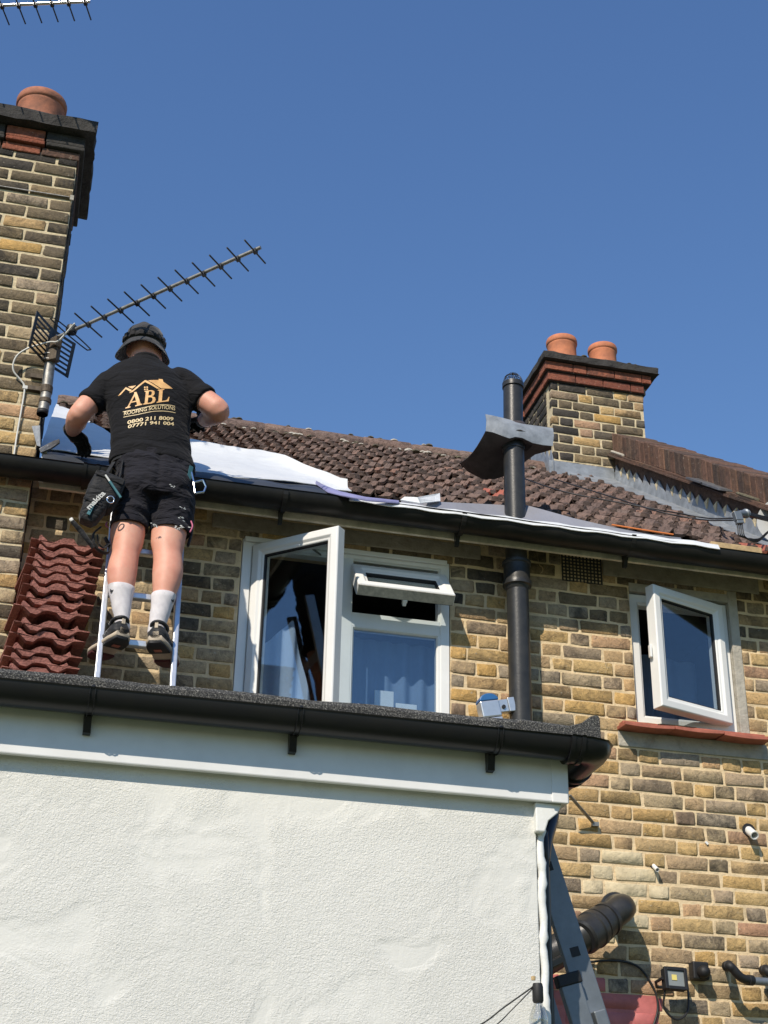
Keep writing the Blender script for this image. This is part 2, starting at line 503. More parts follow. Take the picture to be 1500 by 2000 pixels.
def thing(name, label, cat, loc=(0, 0, 0), group=None):
    o = bpy.data.objects.new(name, None)
    o.empty_display_size = 0.1
    o.location = loc
    col.objects.link(o)
    ORIGIN[o.name] = tuple(loc)
    return tag(o, label, cat, group)
def tag(o, label=None, cat=None, group=None, kind=None):
    if label: o['label'] = label
    if cat: o['category'] = cat
    if group: o['group'] = group
    if kind: o['kind'] = kind
    return o
def lerp(a, b, t):
    return tuple(x + (y - x) * t for x, y in zip(a, b))
def smooth_path(pts, k=6):
    """Catmull-Rom through the points"""
    P = [Vector(p) for p in pts]
    P = [P[0] * 2 - P[1]] + P + [P[-1] * 2 - P[-2]]
    out = []
    for i in range(1, len(P) - 2):
        for j in range(k):
            t = j / k
            a, b, c, d = P[i - 1], P[i], P[i + 1], P[i + 2]
            out.append(0.5 * ((2 * b) + (c - a) * t + (2 * a - 5 * b + 4 * c - d) * t * t + (3 * b - a - 3 * c + d) * t ** 3))
    out.append(P[-2])
    return out

# ---------------------------------------------------------------- bricks
def brick_geo(w, h, seed, d=0.05):
    r = random.Random(seed)
    e = 0.0055
    us = [-w / 2, -w / 2 + e, r.uniform(-0.1, 0.1) * w, w / 2 - e, w / 2]
    vs = [-h / 2, -h / 2 + e * 0.8, h / 2 - e * 0.8, h / 2]
    P, idx = [], {}
    for j, v in enumerate(vs):
        for i, u in enumerate(us):
            edge = i in (0, 4) or j in (0, 3)
            corner = i in (0, 4) and j in (0, 3)
            y = r.uniform(0.0, 0.0028) if edge else -r.uniform(0.0, 0.0028)
            uu = u + r.uniform(-0.0038, 0.0038)
            vv = v + r.uniform(-0.0036, 0.0036)
            if corner:
                uu *= 1 - 0.002 / (w / 2); vv *= 1 - 0.002 / (h / 2); y += 0.0015
            idx[i, j] = len(P); P.append((uu, y, vv))
    F = []
    for j in range(3):
        for i in range(4):
            F.append((idx[i, j], idx[i + 1, j], idx[i + 1, j + 1], idx[i, j + 1]))
    loop = [(i, 0) for i in range(5)] + [(4, j) for j in range(1, 4)] + [(i, 3) for i in range(3, -1, -1)] + [(0, j) for j in range(2, 0, -1)]
    back = []
    for k in loop:
        p = P[idx[k]]
        back.append(len(P)); P.append((p[0], d, p[2]))
    for a in range(len(loop)):
        b = (a + 1) % len(loop)
        F.append((idx[loop[b]], idx[loop[a]], back[a], back[b]))
    return P, F

BW, BHD, BH = 0.2145, 0.1015, 0.0625
VAR = {}
for kind, w in (('s', BW), ('h', BHD)):
    VAR[kind] = []
    for k in range(9):
        P, F = brick_geo(w, BH, 100 + k + (50 if kind == 'h' else 0))
        mb = MB(); mb.v, mb.f = P, F
        me = mb.mesh('brick', True)
        me.materials.append(M['brick'])
        VAR[kind].append((me, w))

def course_bricks(x0, x1, z0, n, course, holes, anchor=0.0, bond='flemish', seed=1, flip=0):
    """list of (x centre, z centre, width, kind): the bricks of n courses laid between x0 and x1"""
    r = random.Random(seed)
    out = []
    for k in range(n):
        zc = z0 + (k + 0.5) * course
        if bond == 'flemish':
            seq = [('s', 0.2285), ('h', 0.1145)]
            off = anchor + ((k + flip) % 2) * 0.1715 + r.uniform(-0.008, 0.008)
        else:
            seq = [('s', 0.2285)]
            off = anchor + ((k + flip) % 2) * 0.114 + r.uniform(-0.006, 0.006)
        per = sum(s[1] for s in seq)
        x = off + math.floor((x0 - off) / per) * per
        free = [(x0, x1)]
        for (a, b, c, d) in holes:
            if c < zc < d:
                nf = []
                for (p, q) in free:
                    if a > p: nf.append((p, min(q, a)))
                    if b < q: nf.append((max(p, b), q))
                free = [(p, q) for p, q in nf if q - p > 0.03]
        i = 0
        while x < x1:
            kind, w = seq[i % len(seq)]; i += 1
            if bond == 'flemish' and r.random() < 0.07:
                kind = 'h' if kind == 's' else 's'
                w = 0.1145 if kind == 'h' else 0.2285
            g = r.uniform(0.0055, 0.0085)
            a, b = x + g, x + w - g
            for (p, q) in free:
                aa, bb = max(a, p + 0.004), min(b, q - 0.004)
                if bb - aa > 0.03:
                    out.append(((aa + bb) / 2, zc, bb - aa, kind if bb - aa > 0.13 else 'h'))
            x += w
    return out

def in_frame(p):
    c = CAM_ROT.transposed() @ (Vector(p) - Vector((0, -6.7, 1.6)))
    if c.z > -0.1: return False
    k = 2860.0 / 2000.0
    return abs(c.y / -c.z) < 0.5 / k * 1.04 and abs(c.x / -c.z) < 0.375 / k * 1.06
def behind_extension(p):
    c = Vector((0, -6.7, 1.6)); d = Vector(p) - c
    t = (-2.66 - c.y) / d.y
    q = c + d * t
    return p[1] > -2.5 and q.z < 3.05 and q.x < (1.64 if q.z > 2.83 else 1.46)

def lay(parent, bricks, frame, mat_of, limit=300, seed=3, jit=0.003, height=BH):
    """frame: (origin, rotation about z): local x runs along the wall, local -y faces out"""
    r = random.Random(seed)
    org, rz = Vector(frame[0]), frame[1]
    rot = Matrix.Rotation(rz, 4, 'Z')
    items = []
    for (bx, bz, w, kind) in bricks:
        p = org + rot @ Vector((bx, 0, bz))
        see = in_frame(p) and not behind_extension(p)
        items.append((0 if see else 1, (p - Vector((0, -6.7, 1.6))).length, p, bx, bz, w, kind))
    items.sort(key=lambda t: (t[0], t[1]))
    rest = {}
    for n, (hid, dist, p, bx, bz, w, kind) in enumerate(items):
        me, w0 = r.choice(VAR[kind])
        out = r.uniform(-0.004, 0.003)
        loc = p + rot @ Vector((0, -0.0025 + out * .7, r.uniform(-jit, jit) * 0.5))
        ang = r.uniform(-0.008, 0.008)
        m = mat_of(bx, bz, r)
        mat = Matrix.Translation(loc) @ rot @ Matrix.Rotation(ang, 4, 'Y') @ Matrix.Diagonal((w / w0, 1, height / BH, 1))
        if n < limit and not hid:
            o = bpy.data.objects.new('brick', me)
            o.matrix_basis = mat
            attach(o, parent)
            col.objects.link(o)
            if m != 'brick':
                o.material_slots[0].link = 'OBJECT'
                o.material_slots[0].material = M[m]
        else:
            mb = rest.setdefault(m, MB())
            mb.add([mat @ v.co for v in me.vertices], [tuple(q.vertices) for q in me.polygons])
    for m, mb in rest.items():
        o = mb.build('brickwork', m, parent, smooth=True, fix=False)
        o['kind'] = 'stuff'

# ---------------------------------------------------------------- ground
g = MB().add([(-600, -600, 0), (600, -600, 0), (600, 600, 0), (-600, 600, 0)], [(0, 1, 2, 3)]).build('ground', 'ground')
tag(g, 'flat garden ground below the house', kind='structure')

# ---------------------------------------------------------------- the house
house = thing('terraced_house', 'yellow stock brick house wall and brown tiled roof with two open white windows', 'house', (1.9, 0.0, 0.0))
WIN = (0.868, 1.968, 3.70, 4.878)
SWN = (2.970, 3.575, 4.085, 4.878)
XS, ZS = [-1.2, WIN[0], WIN[1], SWN[0], SWN[1], 5.4], [0.0, WIN[2], SWN[2], 4.878, 5.10]
wm = MB()
for i in range(5):
    for j in range(4):
        xc, zc = (XS[i] + XS[i + 1]) / 2, (ZS[j] + ZS[j + 1]) / 2
        if any(a < xc < b and c < zc < d for (a, b, c, d) in (WIN, SWN)):
            continue
        wm.box(XS[i], XS[i + 1], 0.0, 0.23, ZS[j], ZS[j + 1])
wall = wm.build('wall', 'mortar', house)
LINT = [(0.705, 2.135, 4.903, 4.985), (2.825, 3.742, 4.905, 5.0)]
VENT = (2.59, 2.82, 4.845, 5.01)
HOLES = [WIN, SWN, VENT, (2.86, 3.69, 3.955, 4.035), (3.54, 3.60, 4.05, 4.90)] + LINT
REDP = (1.9, 2.965, 2.1, 2.765)
low = [b for b in course_bricks(1.7, 5.3, 3.494 - 20 * 0.076, 25, 0.076, HOLES, 3.08 - 0.1715, 'flemish', 11, flip=1)]
upz = 3.494 + 5 * 0.076
upp = course_bricks(-0.22, 5.3, upz, 15, 0.0757, HOLES, 3.08, 'flemish', 12)
midl = course_bricks(-0.22, 1.7, 3.494 - 6 * 0.076, 11, 0.076, HOLES, 3.08, 'flemish', 13)
def in_patch(bx, bz):
    return REDP[0] < bx < REDP[1] and bz < 2.80 - max(0, bx - 2.604) * 0.16
def fmat(bx, bz, r):
    if in_patch(bx, bz): return 'red_paint'
    q = r.random()
    if ((bx - 2.80) / .24) ** 2 + ((bz - 3.19) / .20) ** 2 < 1 and q < .62: return 'mortar_pale'
    if ((bx - 3.50) / .10) ** 2 + ((bz - 3.05) / .10) ** 2 < 1 and q < .5: return 'mortar_pale'
    if bx < 0.95: return 'brick_grey' if q < 0.5 else ('brick_sooty' if q < .65 else 'brick')
    if bz > 4.66 and q < 0.5: return 'brick_sooty' if q < .25 else 'brick_grey'
    return 'brick_grey' if q < 0.27 else 'brick'
lay(wall, low + upp + midl, ((0, 0, 0), 0), fmat, 300, 21)
# red painted joints between the painted bricks
MB().box(1.9, 2.985, -0.0035, 0.0, 2.1, 2.735).build('painted_joint', 'red_paint', wall)
for (a, b, c, d), nm in zip(LINT, ('lintel', 'lintel')):
    MB().box(a, b, -0.012, 0.05, c, d).build('lintel', 'lintel', house, bevel=0.006)
# cement reveal and head of the small window
MB().box(3.548, 3.60, -0.010, 0.05, 4.05, 4.90).build('cement_reveal', 'cement', house, bevel=0.004)
MB().box(2.86, 3.69, -0.009, 0.05, 3.955, 4.035).build('cement_band', 'cement', house, bevel=0.004)

# air brick under the eaves
ab = MB()
for i in range(12):
    x = VENT[0] + 0.004 + i * (VENT[1] - VENT[0] - 0.008) / 11
    ab.box(x - 0.0035, x + 0.0035, -0.006, 0.012, VENT[2], VENT[3])
for j in range(9):
    z = VENT[2] + 0.004 + j * (VENT[3] - VENT[2] - 0.008) / 8
    ab.box(VENT[0], VENT[1], -0.004, 0.010, z - 0.0035, z + 0.0035)
av = ab.build('air_brick', 'cap_stone', house)
MB().box(VENT[0], VENT[1], 0.014, 0.02, VENT[2], VENT[3]).build('vent_back', 'rubber', av)

# eaves: soffit, fascia
MB().box(-0.16, 5.3, -0.185, 0.0, 5.035, 5.05).build('soffit', 'fascia_old', house)
MB().box(-0.165, 5.3, -0.205, -0.185, 4.905, 5.055).build('fascia', 'fascia_old', house, bevel=0.003)
# rooms behind the two windows
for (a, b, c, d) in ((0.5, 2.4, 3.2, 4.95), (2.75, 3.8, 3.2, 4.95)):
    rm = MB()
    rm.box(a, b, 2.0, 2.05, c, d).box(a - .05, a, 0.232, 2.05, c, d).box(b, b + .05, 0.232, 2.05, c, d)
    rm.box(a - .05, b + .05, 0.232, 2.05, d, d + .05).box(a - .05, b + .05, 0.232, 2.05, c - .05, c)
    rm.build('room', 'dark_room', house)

# ---------------------------------------------------------------- windows
def frame_ring(x0, x1, z0, z1, prof):
    """mitred frame: prof is a closed list of (inset, y)"""
    rings = []
    for ins, y in prof + [prof[0]]:
        rings.append([(x0 + ins, y, z0 + ins), (x1 - ins, y, z0 + ins), (x1 - ins, y, z1 - ins), (x0 + ins, y, z1 - ins)])
    mb = MB()
    mb.loft(rings, False, False)
    return mb
def xf(mb, mat):
    mb.v = [tuple(mat @ Vector(p)) for p in mb.v]
    return mb
OUTER = [(0, 0.065), (0, 0.0), (0.046, 0.0), (0.052, 0.008), (0.058, 0.010), (0.058, 0.065)]
SASH = [(0.0, 0.045), (0.0, -0.012), (0.006, -0.018), (0.040, -0.018), (0.052, -0.008), (0.062, -0.006), (0.070, 0.004), (0.070, 0.045)]

def sash(window, x0, x1, z0, z1, hinge, axis, ang, handle=None, name='casement'):
    piv = Vector(hinge)
    mat = Matrix.Translation(piv) @ Matrix.Rotation(ang, 4, axis) @ Matrix.Translation(-piv)
    o = xf(frame_ring(x0, x1, z0, z1, SASH), mat).build(name, 'upvc', window, bevel=0.0025)
    b = frame_ring(x0 + 0.062, x1 - 0.062, z0 + 0.062, z1 - 0.062, [(0, 0.02), (0, -0.004), (0.009, 0.002), (0.009, 0.02)])
    xf(b, mat).build('glazing_gasket', 'rubber', window)
    p = MB().box(x0 + 0.066, x1 - 0.066, 0.010, 0.014, z0 + 0.066, z1 - 0.066)
    xf(p, mat).build('pane', 'glass', window)
    e = frame_ring(x0 + 0.004, x1 - 0.004, z0 + 0.004, z1 - 0.004, [(0, 0.049), (0, 0.0455), (0.012, 0.0455), (0.012, 0.049)])
    xf(e, mat).build('seal', 'rubber', window)
    if name == 'vent_light':
        g_ = MB().box(x0 + .004, x1 - .004, -.010, 0.044, z0 - .003, z0 + .001)
        xf(g_, mat).build('drip_edge', 'upvc_dirty', window)
    if handle:
        h = MB()
        hx, hz, dx, dz = handle
        h.box(hx - 0.012, hx + 0.012, 0.045, 0.062, hz - 0.03, hz + 0.03)
        h.obox((hx + dx * 0.5, 0.07, hz + dz * 0.5), Vector((dx, 0, dz)) * 0.55, (0, 0.008, 0), Vector((-dz, 0, dx)).normalized() * 0.009)
        xf(h, mat).build('handle', 'upvc', window, bevel=0.003)
    return o, mat

# the wide window
w1 = frame_ring(WIN[0] + 0.004, WIN[1] - 0.004, WIN[2], WIN[3] - 0.004, OUTER)
mull = 1.418
w1.box(mull - 0.032, mull + 0.032, 0.002, 0.064, WIN[2] + 0.05, WIN[3] - 0.05)
w1.box(mull + 0.030, WIN[1] - 0.055, 0.003, 0.063, 4.452, 4.528)
win1 = w1.build('window', 'upvc', house, bevel=0.003)
# head trim over the frame, in the shade of the lintel
MB().box(WIN[0] + 0.01, WIN[1] - 0.02, -0.018, 0.0, 4.845, 4.872).build('head_trim', 'upvc', win1, bevel=0.004)
# fixed lower right light
fx = frame_ring(mull + 0.028, WIN[1] - 0.052, WIN[2] + 0.05, 4.458, [(0, 0.05), (0, 0.004), (0.010, 0.004), (0.018, 0.014), (0.018, 0.05)])
fx.build('glazing_bead', 'upvc', win1)
MB().box(mull + 0.04, WIN[1] - 0.064, 0.020, 0.024, WIN[2] + 0.06, 4.446).build('pane', 'glass', win1)
sash(win1, 0.930, 1.432, 3.752, 4.832, (0.934, 0.0, 4.3), 'Z', -R(42), (1.405, 4.22, -0.035, -0.02))
# friction stay arms at head
st = MB()
st.tube([(0.96, 0.0, 4.828), (1.13, -0.10, 4.826)], 0.006, 6).tube([(1.28, 0.01, 4.828), (1.16, -0.12, 4.826)], 0.006, 6)
st.build('stay', 'galv', win1)
sash(win1, 1.436, 1.942, 4.535, 4.79, (1.6, -0.018, 4.79), 'X', -R(43), (1.69, 4.56, 0.0, -0.03), name='vent_light')

# the small window
w2 = frame_ring(SWN[0] + 0.006, 3.546, SWN[2] + 0.002, SWN[3] - 0.05, [(i, y + 0.022) for i, y in OUTER])
win2 = w2.build('window', 'upvc', house, bevel=0.003)
win2['label'] = 'small window with its casement swung open'
win1['label'] = 'wide window with side casement and top vent open'
MB().box(SWN[0] - 0.0, 3.57, -0.006, 0.06, SWN[3] - 0.045, SWN[3] + 0.002).build('head_trim', 'cement', win2)
sash(win2, 3.000, 3.502, 4.128, 4.808, (3.498, 0.0, 4.4), 'Z', R(19), None)
hs = MB().box(3.0, 3.012, -0.155, -0.13, 4.40, 4.47)
hs.build('latch', 'upvc', win2, bevel=0.003)
# red clay sill tiles, two courses
sx0, sx1 = 2.868, 3.66
sl = MB().box(sx0, sx1, -0.055, 0.02, 4.048, 4.075).build('sill', 'red_sill', win2, bevel=0.003)
for k in range(3):
    a = sx0 - 0.012 + k * 0.272
    tl = MB()
    n = 6
    rings = []
    for i in range(n + 1):
        x = a + 0.268 * i / n
        dz = -0.006 * math.sin(math.pi * i / n) + (0.004 if k == 1 else 0) - k * 0.002
        rings.append([(x, -0.118, 4.032 + dz), (x, -0.118, 4.050 + dz), (x, 0.01, 4.058 + dz), (x, 0.01, 4.040 + dz)])
    tl.loft(rings)
    tl.build('sill_tile', 'red_sill', win2, bevel=0.002)

# curtains hanging inside
def curtain(name, label, poly, mat, y=0.16, folds=10, amp=0.012):
    mb = MB()
    n = 48
    xa, xb = min(p[0] for p in poly), max(p[0] for p in poly)
    def zr(x):
        hit = []
        for i in range(len(poly)):
            (x1, z1), (x2, z2) = poly[i], poly[(i + 1) % len(poly)]
            if (x1 - x) * (x2 - x) <= 0 and x1 != x2:
                hit.append(z1 + (z2 - z1) * (x - x1) / (x2 - x1))
        return min(hit), max(hit)
    fr, bk = [], []
    rings = []
    for i in range(n + 1):
        x = xa + (xb - xa) * (0.001 + 0.998 * i / n)
        z0, z1 = zr(x)
        yy = y + amp * math.sin(i / n * folds * 2 * math.pi) + amp * 0.5 * math.sin(i / n * folds * 4.7)
        rings.append([(x, yy, z0), (x, yy, z1), (x, yy + 0.003, z1), (x, yy + 0.003, z0)])
    mb.loft(rings)
    o = mb.build(name, mat, None, smooth=True, autosmooth=50)
    return tag(o, label, 'curtain')
curtain('curtain', 'pale curtain drawn aside in a slant behind the open casement glass', [(0.95, 3.75), (1.36, 3.75), (1.17, 4.50), (0.99, 4.31), (0.95, 4.28)], 'net_bright', 0.13, 5)
curtain('curtain', 'blue net curtain with soft folds behind the fixed lower right pane', [(1.43, 3.75), (1.96, 3.75), (1.96, 4.44), (1.43, 4.45)], 'net', 0.15, 6)
tag(MB().box(1.60, 1.70, 0.10, 0.11, 3.75, 4.16).box(1.71, 1.82, 0.095, 0.105, 3.75, 4.10).build('folded_towel', 'net_white', None, bevel=0.003), 'white folded cloth standing on the inner sill behind the fixed pane', 'cloth')
curtain('curtain', 'dark blue blind drawn down behind the small window', [(3.02, 4.1), (3.52, 4.1), (3.52, 4.62), (3.02, 4.66)], 'net', 0.40, 4)

# ---------------------------------------------------------------- roof
PITCH = R(35)
CP, SP = math.cos(PITCH), math.sin(PITCH)
def roof_pt(x, y, off=0.0):
    return Vector((x, y - SP * off, 5.06 + (y + 0.2) * math.tan(PITCH) + CP * off))
rf = MB()
yr = 2.62
rf.loft([[roof_pt(x, -0.20, -0.09), roof_pt(x, -0.20, -0.045), roof_pt(x, yr, -0.045), (x, 5.4, 5.1), (x, 5.4, 5.0), roof_pt(x, yr, -0.09)] for x in (-0.18, 3.96)])
roof = rf.build('roof', 'rubber', house)

def top_edge(x):
    pts = [(-0.3, 2.45), (-0.2, 2.30), (0.0, 1.65), (0.17, 1.02), (0.66, 0.90), (1.08, 0.80), (1.21, 0.64), (1.28, 0.39), (1.37, 0.06), (1.5, -0.02), (1.73, 0.05), (3.36, 0.03), (3.40, -0.12), (9, -0.12)]
    for (a, ya), (b, yb) in zip(pts, pts[1:]):
        if a <= x <= b:
            return ya + (yb - ya) * (x - a) / (b - a)
    return 0.0

TW, TL, TG = 0.2, 0.30, 0.215
def tile_geo(seed, w=TW, l=TL, th=0.014, new=False):
    r = random.Random(seed)
    xs = [0, .028, .045, .062, .1, .128, .145, .162, .2]
    hs = [0, .006, .031, .006, 0, .006, .031, .006, 0]
    P, F = [], []
    n = len(xs)
    for row in range(3):
        for x, h in zip(xs, hs):
            if row == 0:
                P.append((x, r.uniform(-.009, .007), .036 + h + r.uniform(-.007, .007)))
            elif row == 1:
                P.append((x, l, h))
            else:
                P.append((x, P[len(P) - 2 * n][1] + .004, P[len(P) - 2 * n][2] - th - r.uniform(0, .010)))
    for i in range(n - 1):
        F.append((i, i + 1, n + i + 1, n + i))
        F.append((2 * n + i, 2 * n + i + 1, i + 1, i))
    F.append((2 * n, 0, n))
    F.append((3 * n - 1, 2 * n - 1, n - 1))
    return P, F
TV = []
for k in range(8):
    P, F = tile_geo(300 + k)
    mb = MB(); mb.v, mb.f = P, F
    me = mb.mesh('tile', False); me.materials.append(M['tile'])
    TV.append(me)
ROOFM = Matrix(((1, 0, 0, 0), (0, CP, -SP, 0), (0, SP, CP, 0), (0, 0, 0, 1)))
s_max = (yr + 0.2) / CP
cand = []
for row in range(18):
    s = 0.075 + row * TG
    if s > s_max - 0.05: break
    y = -0.2 + s * CP
    for c in range(22):
        x = -0.19 + c * TW + (row % 2) * 0.0
        if x + TW > 3.99: continue
        if min(top_edge(x + 0.02), top_edge(x + TW - 0.02)) > y + 0.10: continue
        if max(top_edge(x + 0.02), top_edge(x + TW - 0.02)) > y + 0.14: continue
        if 2.20 < x + 0.1 < 2.40 and y < 0.05: continue
        cand.append((x, y, s))
rt = random.Random(5)
for (x, y, s) in cand[:300]:
    o = bpy.data.objects.new('tile', rt.choice(TV))
    p = roof_pt(x + rt.uniform(-.006, .006), y + rt.uniform(-.012, .012), -0.030 + rt.uniform(-.004, .006))
    o.matrix_basis = Matrix.Translation(p) @ ROOFM @ Matrix.Rotation(rt.uniform(-.03, .03), 4, 'Z') @ Matrix.Rotation(rt.uniform(-.02, .02), 4, 'X')
    attach(o, roof); col.objects.link(o)
    if (abs(x - 2.41) < .11 and .55 < y < .8) or (x > 3.45 and y < 0.2 and rt.random() < .55):
        o.material_slots[0].link = 'OBJECT'; o.material_slots[0].material = M['red_sill']
# the roof carries on beyond the parapet
nb = MB()
nb.loft([[roof_pt(x, -0.20, -0.09), roof_pt(x, -0.20, -0.045), roof_pt(x, yr, -0.045), (x, 5.4, 5.1), (x, 5.4, 5.0), roof_pt(x, yr, -0.09)] for x in (4.27, 5.4)])
nb.build('roof_beyond', 'rubber', house)
nt_ = MB()
for row in range(15):
    s = 0.02 + row * TG
    for c in range(6):
        x = 4.26 + c * TW
        me = rt.choice(TV)
        mt = Matrix.Translation(roof_pt(x, -0.2 + s * CP, -0.03 + rt.uniform(-.004, .006))) @ ROOFM @ Matrix.Rotation(rt.uniform(-.03, .03), 4, 'Z')
        nt_.add([mt @ v.co for v in me.vertices], [tuple(p.vertices) for p in me.polygons])
tag(nt_.build('tiles_beyond', 'tile', roof, fix=False), kind='stuff')
# ridge tiles
for k in range(11):
    x = -0.19 + k * 0.372
    mb = MB()
    rings = []
    for i, xx in enumerate((x, x + 0.03, x + 0.36, x + 0.372)):
        rr = 0.125 if i in (1, 2) else 0.118
        rings.append([(xx, yr + rr * math.cos(a), 6.985 + rt.uniform(-.006, .006) + rr * 0.75 * math.sin(a)) for a in [math.pi * (-0.08 + 1.16 * j / 10) for j in range(11)]])
    mb.loft(rings)
    mb.build('ridge_tile', 'tile', roof, smooth=True, autosmooth=40)
for part, mat_, n_ in (('ridge_moss', 'moss', 60), ('ridge_mortar', 'cement', 75)):
    mm = MB()
    for k in range(n_):
        x = rt.uniform(-0.15, 3.4); a = rt.uniform(0.015, .04)
        p = roof_pt(x, yr - 0.12 + rt.uniform(-.05, .02), 0.01) if rt.random() < .6 else Vector((x, yr - rt.uniform(.0, .07), 7.068 - rt.uniform(0, .012)))
        mm.lathe([(0, -a * .3), (a, 0), (a * .7, a * .4), (0, a * .5)], p, 7)
    tag(mm.build(part, mat_, roof, smooth=False), kind='stuff')
# dark lumps on every roll nose: moss plus shade of the hollows as colour
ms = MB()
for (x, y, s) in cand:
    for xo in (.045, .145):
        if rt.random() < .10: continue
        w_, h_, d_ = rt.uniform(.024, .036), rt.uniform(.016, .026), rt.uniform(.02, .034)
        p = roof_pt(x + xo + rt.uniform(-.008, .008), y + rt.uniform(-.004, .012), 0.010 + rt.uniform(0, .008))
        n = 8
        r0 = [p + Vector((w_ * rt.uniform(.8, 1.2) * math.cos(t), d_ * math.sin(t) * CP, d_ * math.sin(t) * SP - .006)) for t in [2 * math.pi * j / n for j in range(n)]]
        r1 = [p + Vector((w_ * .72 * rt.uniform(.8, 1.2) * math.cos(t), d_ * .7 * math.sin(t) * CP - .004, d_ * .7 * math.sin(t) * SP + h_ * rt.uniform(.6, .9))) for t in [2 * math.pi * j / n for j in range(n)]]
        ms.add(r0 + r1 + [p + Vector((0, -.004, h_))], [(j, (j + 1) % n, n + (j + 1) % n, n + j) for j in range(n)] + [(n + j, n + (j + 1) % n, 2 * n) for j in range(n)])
M['tile_moss_shade'] = plain('roof_moss_and_shade', (0.10, 0.066, 0.052), 0.95, var=0.6, vscale=38, bstr=1.0, bscale=90, bdist=0.012, c2=(0.035, 0.026, 0.022))
tag(ms.build('moss', 'tile_moss_shade', roof, smooth=False, fix=False), kind='stuff')
# timber fillet at the stripped eaves
MB().box(3.36, 3.66, -0.235, -0.20, 5.02, 5.075).build('tilting_fillet', 'wood', house, bevel=0.004)

# ---------------------------------------------------------------- gutters
def half_round(mb, pts, r, th=0.004, n=12, lip=True):
    """open half-round trough along pts (level run)"""
    pts = [Vector(p) for p in pts]
    rings = []
    for i, p in enumerate(pts):
        t = (pts[min(i + 1, len(pts) - 1)] - pts[max(i - 1, 0)]).normalized()
        w = Vector((t.y, -t.x, 0)).normalized()
        if 0 < i < len(pts) - 1:
            t1 = (pts[i] - pts[i - 1]).normalized(); w1 = Vector((t1.y, -t1.x, 0))
            w = w / max(0.3, w.dot(w1))
        ring = []
        for j in range(n + 1):
            a = math.pi + math.pi * j / n
            ring.append(p + w * r * math.cos(a) + Vector((0, 0, r * math.sin(a))))
        if lip:
            ring.append(p + w * (r + 0.006) + Vector((0, 0, 0.004)))
            ring.append(p + w * (r - th) + Vector((0, 0, 0.004)))
        for j in range(n, -1, -1):
            a = math.pi + math.pi * j / n
            ring.append(p + w * (r - th) * math.cos(a) + Vector((0, 0, (r - th) * math.sin(a))))
        rings.append(ring)
    mb.loft(rings)
    return mb

GZ, GY, GR = 4.976, -0.283, 0.074
gut = thing('eaves_gutter', 'long black half round gutter along the eaves of the main tiled roof', 'gutter', (1.9, GY, GZ - GR))
xs = [-1.2 + 0.3 * i for i in range(23)]
tr = half_round(MB(), [(x, GY + rt.uniform(-.003, .003), GZ + rt.uniform(-.003, .003) + 0.008 * math.sin(x * 1.2)) for x in xs], GR)
tr.build('trough', 'old_gutter', gut, smooth=True, autosmooth=40)
for x in (1.02, 1.94, 2.86, 3.80):
    b = MB()
    half_round(b, [(x - 0.012, GY, GZ + 0.002), (x + 0.012, GY, GZ + 0.002)], GR + 0.007, 0.006)
    b.prism([(x - 0.010, -0.21, GZ - 0.03), (x - 0.010, -0.25, GZ - 0.065), (x - 0.010, -0.225, GZ - 0.115), (x - 0.010, -0.206, GZ - 0.115)], (0.02, 0, 0))
    b.build('bracket', 'old_gutter', gut)
u = MB()
half_round(u, [(0.04, GY, GZ), (0.16, GY, GZ)], GR + 0.008, 0.007)
for x in (0.04, 0.10, 0.16):
    half_round(u, [(x - 0.008, GY, GZ), (x + 0.008, GY, GZ)], GR + 0.014, 0.008)
u.build('union', 'old_gutter', gut, smooth=True, autosmooth=40)

# ---------------------------------------------------------------- chimney stacks
def ragged_slab(mb, x0, x1, y0, y1, z0, z1, seed, n=14, a=0.006):
    r = random.Random(seed)
    ring = []
    for i in range(n): ring.append((x0 + (x1 - x0) * i / n, y0))
    for i in range(n): ring.append((x1, y0 + (y1 - y0) * i / n))
    for i in range(n): ring.append((x1 - (x1 - x0) * i / n, y1))
    for i in range(n): ring.append((x0, y1 - (y1 - y0) * i / n))
    cx, cy = (x0 + x1) / 2, (y0 + y1) / 2
    rings = []
    for z, k in ((z0, 0.0), (z0 + 0.008, -0.0), (z1 - 0.012, 0.0), (z1, 0.012)):
        rings.append([(x + (cx - x) * k * 2 + r.uniform(-a, a), y + (cy - y) * k * 2 + r.uniform(-a, a), z + r.uniform(-a, a) * (0.9 if z == z1 else 0.3)) for x, y in ring])
    mb.loft(rings)
    return mb

def pot(parent, x, y, z, r, h, mat):
    p = MB()
    p.lathe([(0.0, 0.0), (r * 1.03, 0.0), (r * 0.99, h * 0.5), (r * 0.97, h * 0.80), (r * 0.985, h * 0.81), (r * 0.985, h * 0.86), (r * 1.04, h * 0.875), (r * 1.065, h * 0.90), (r * 1.065, h * 0.965), (r * 1.03, h),
             (r * 0.90, h), (r * 0.84, h * 0.9), (r * 0.80, h * 0.4), (0, h * 0.4)], (x, y, z), 36)
    return p.build('chimney_pot', mat, parent, smooth=True, autosmooth=35)

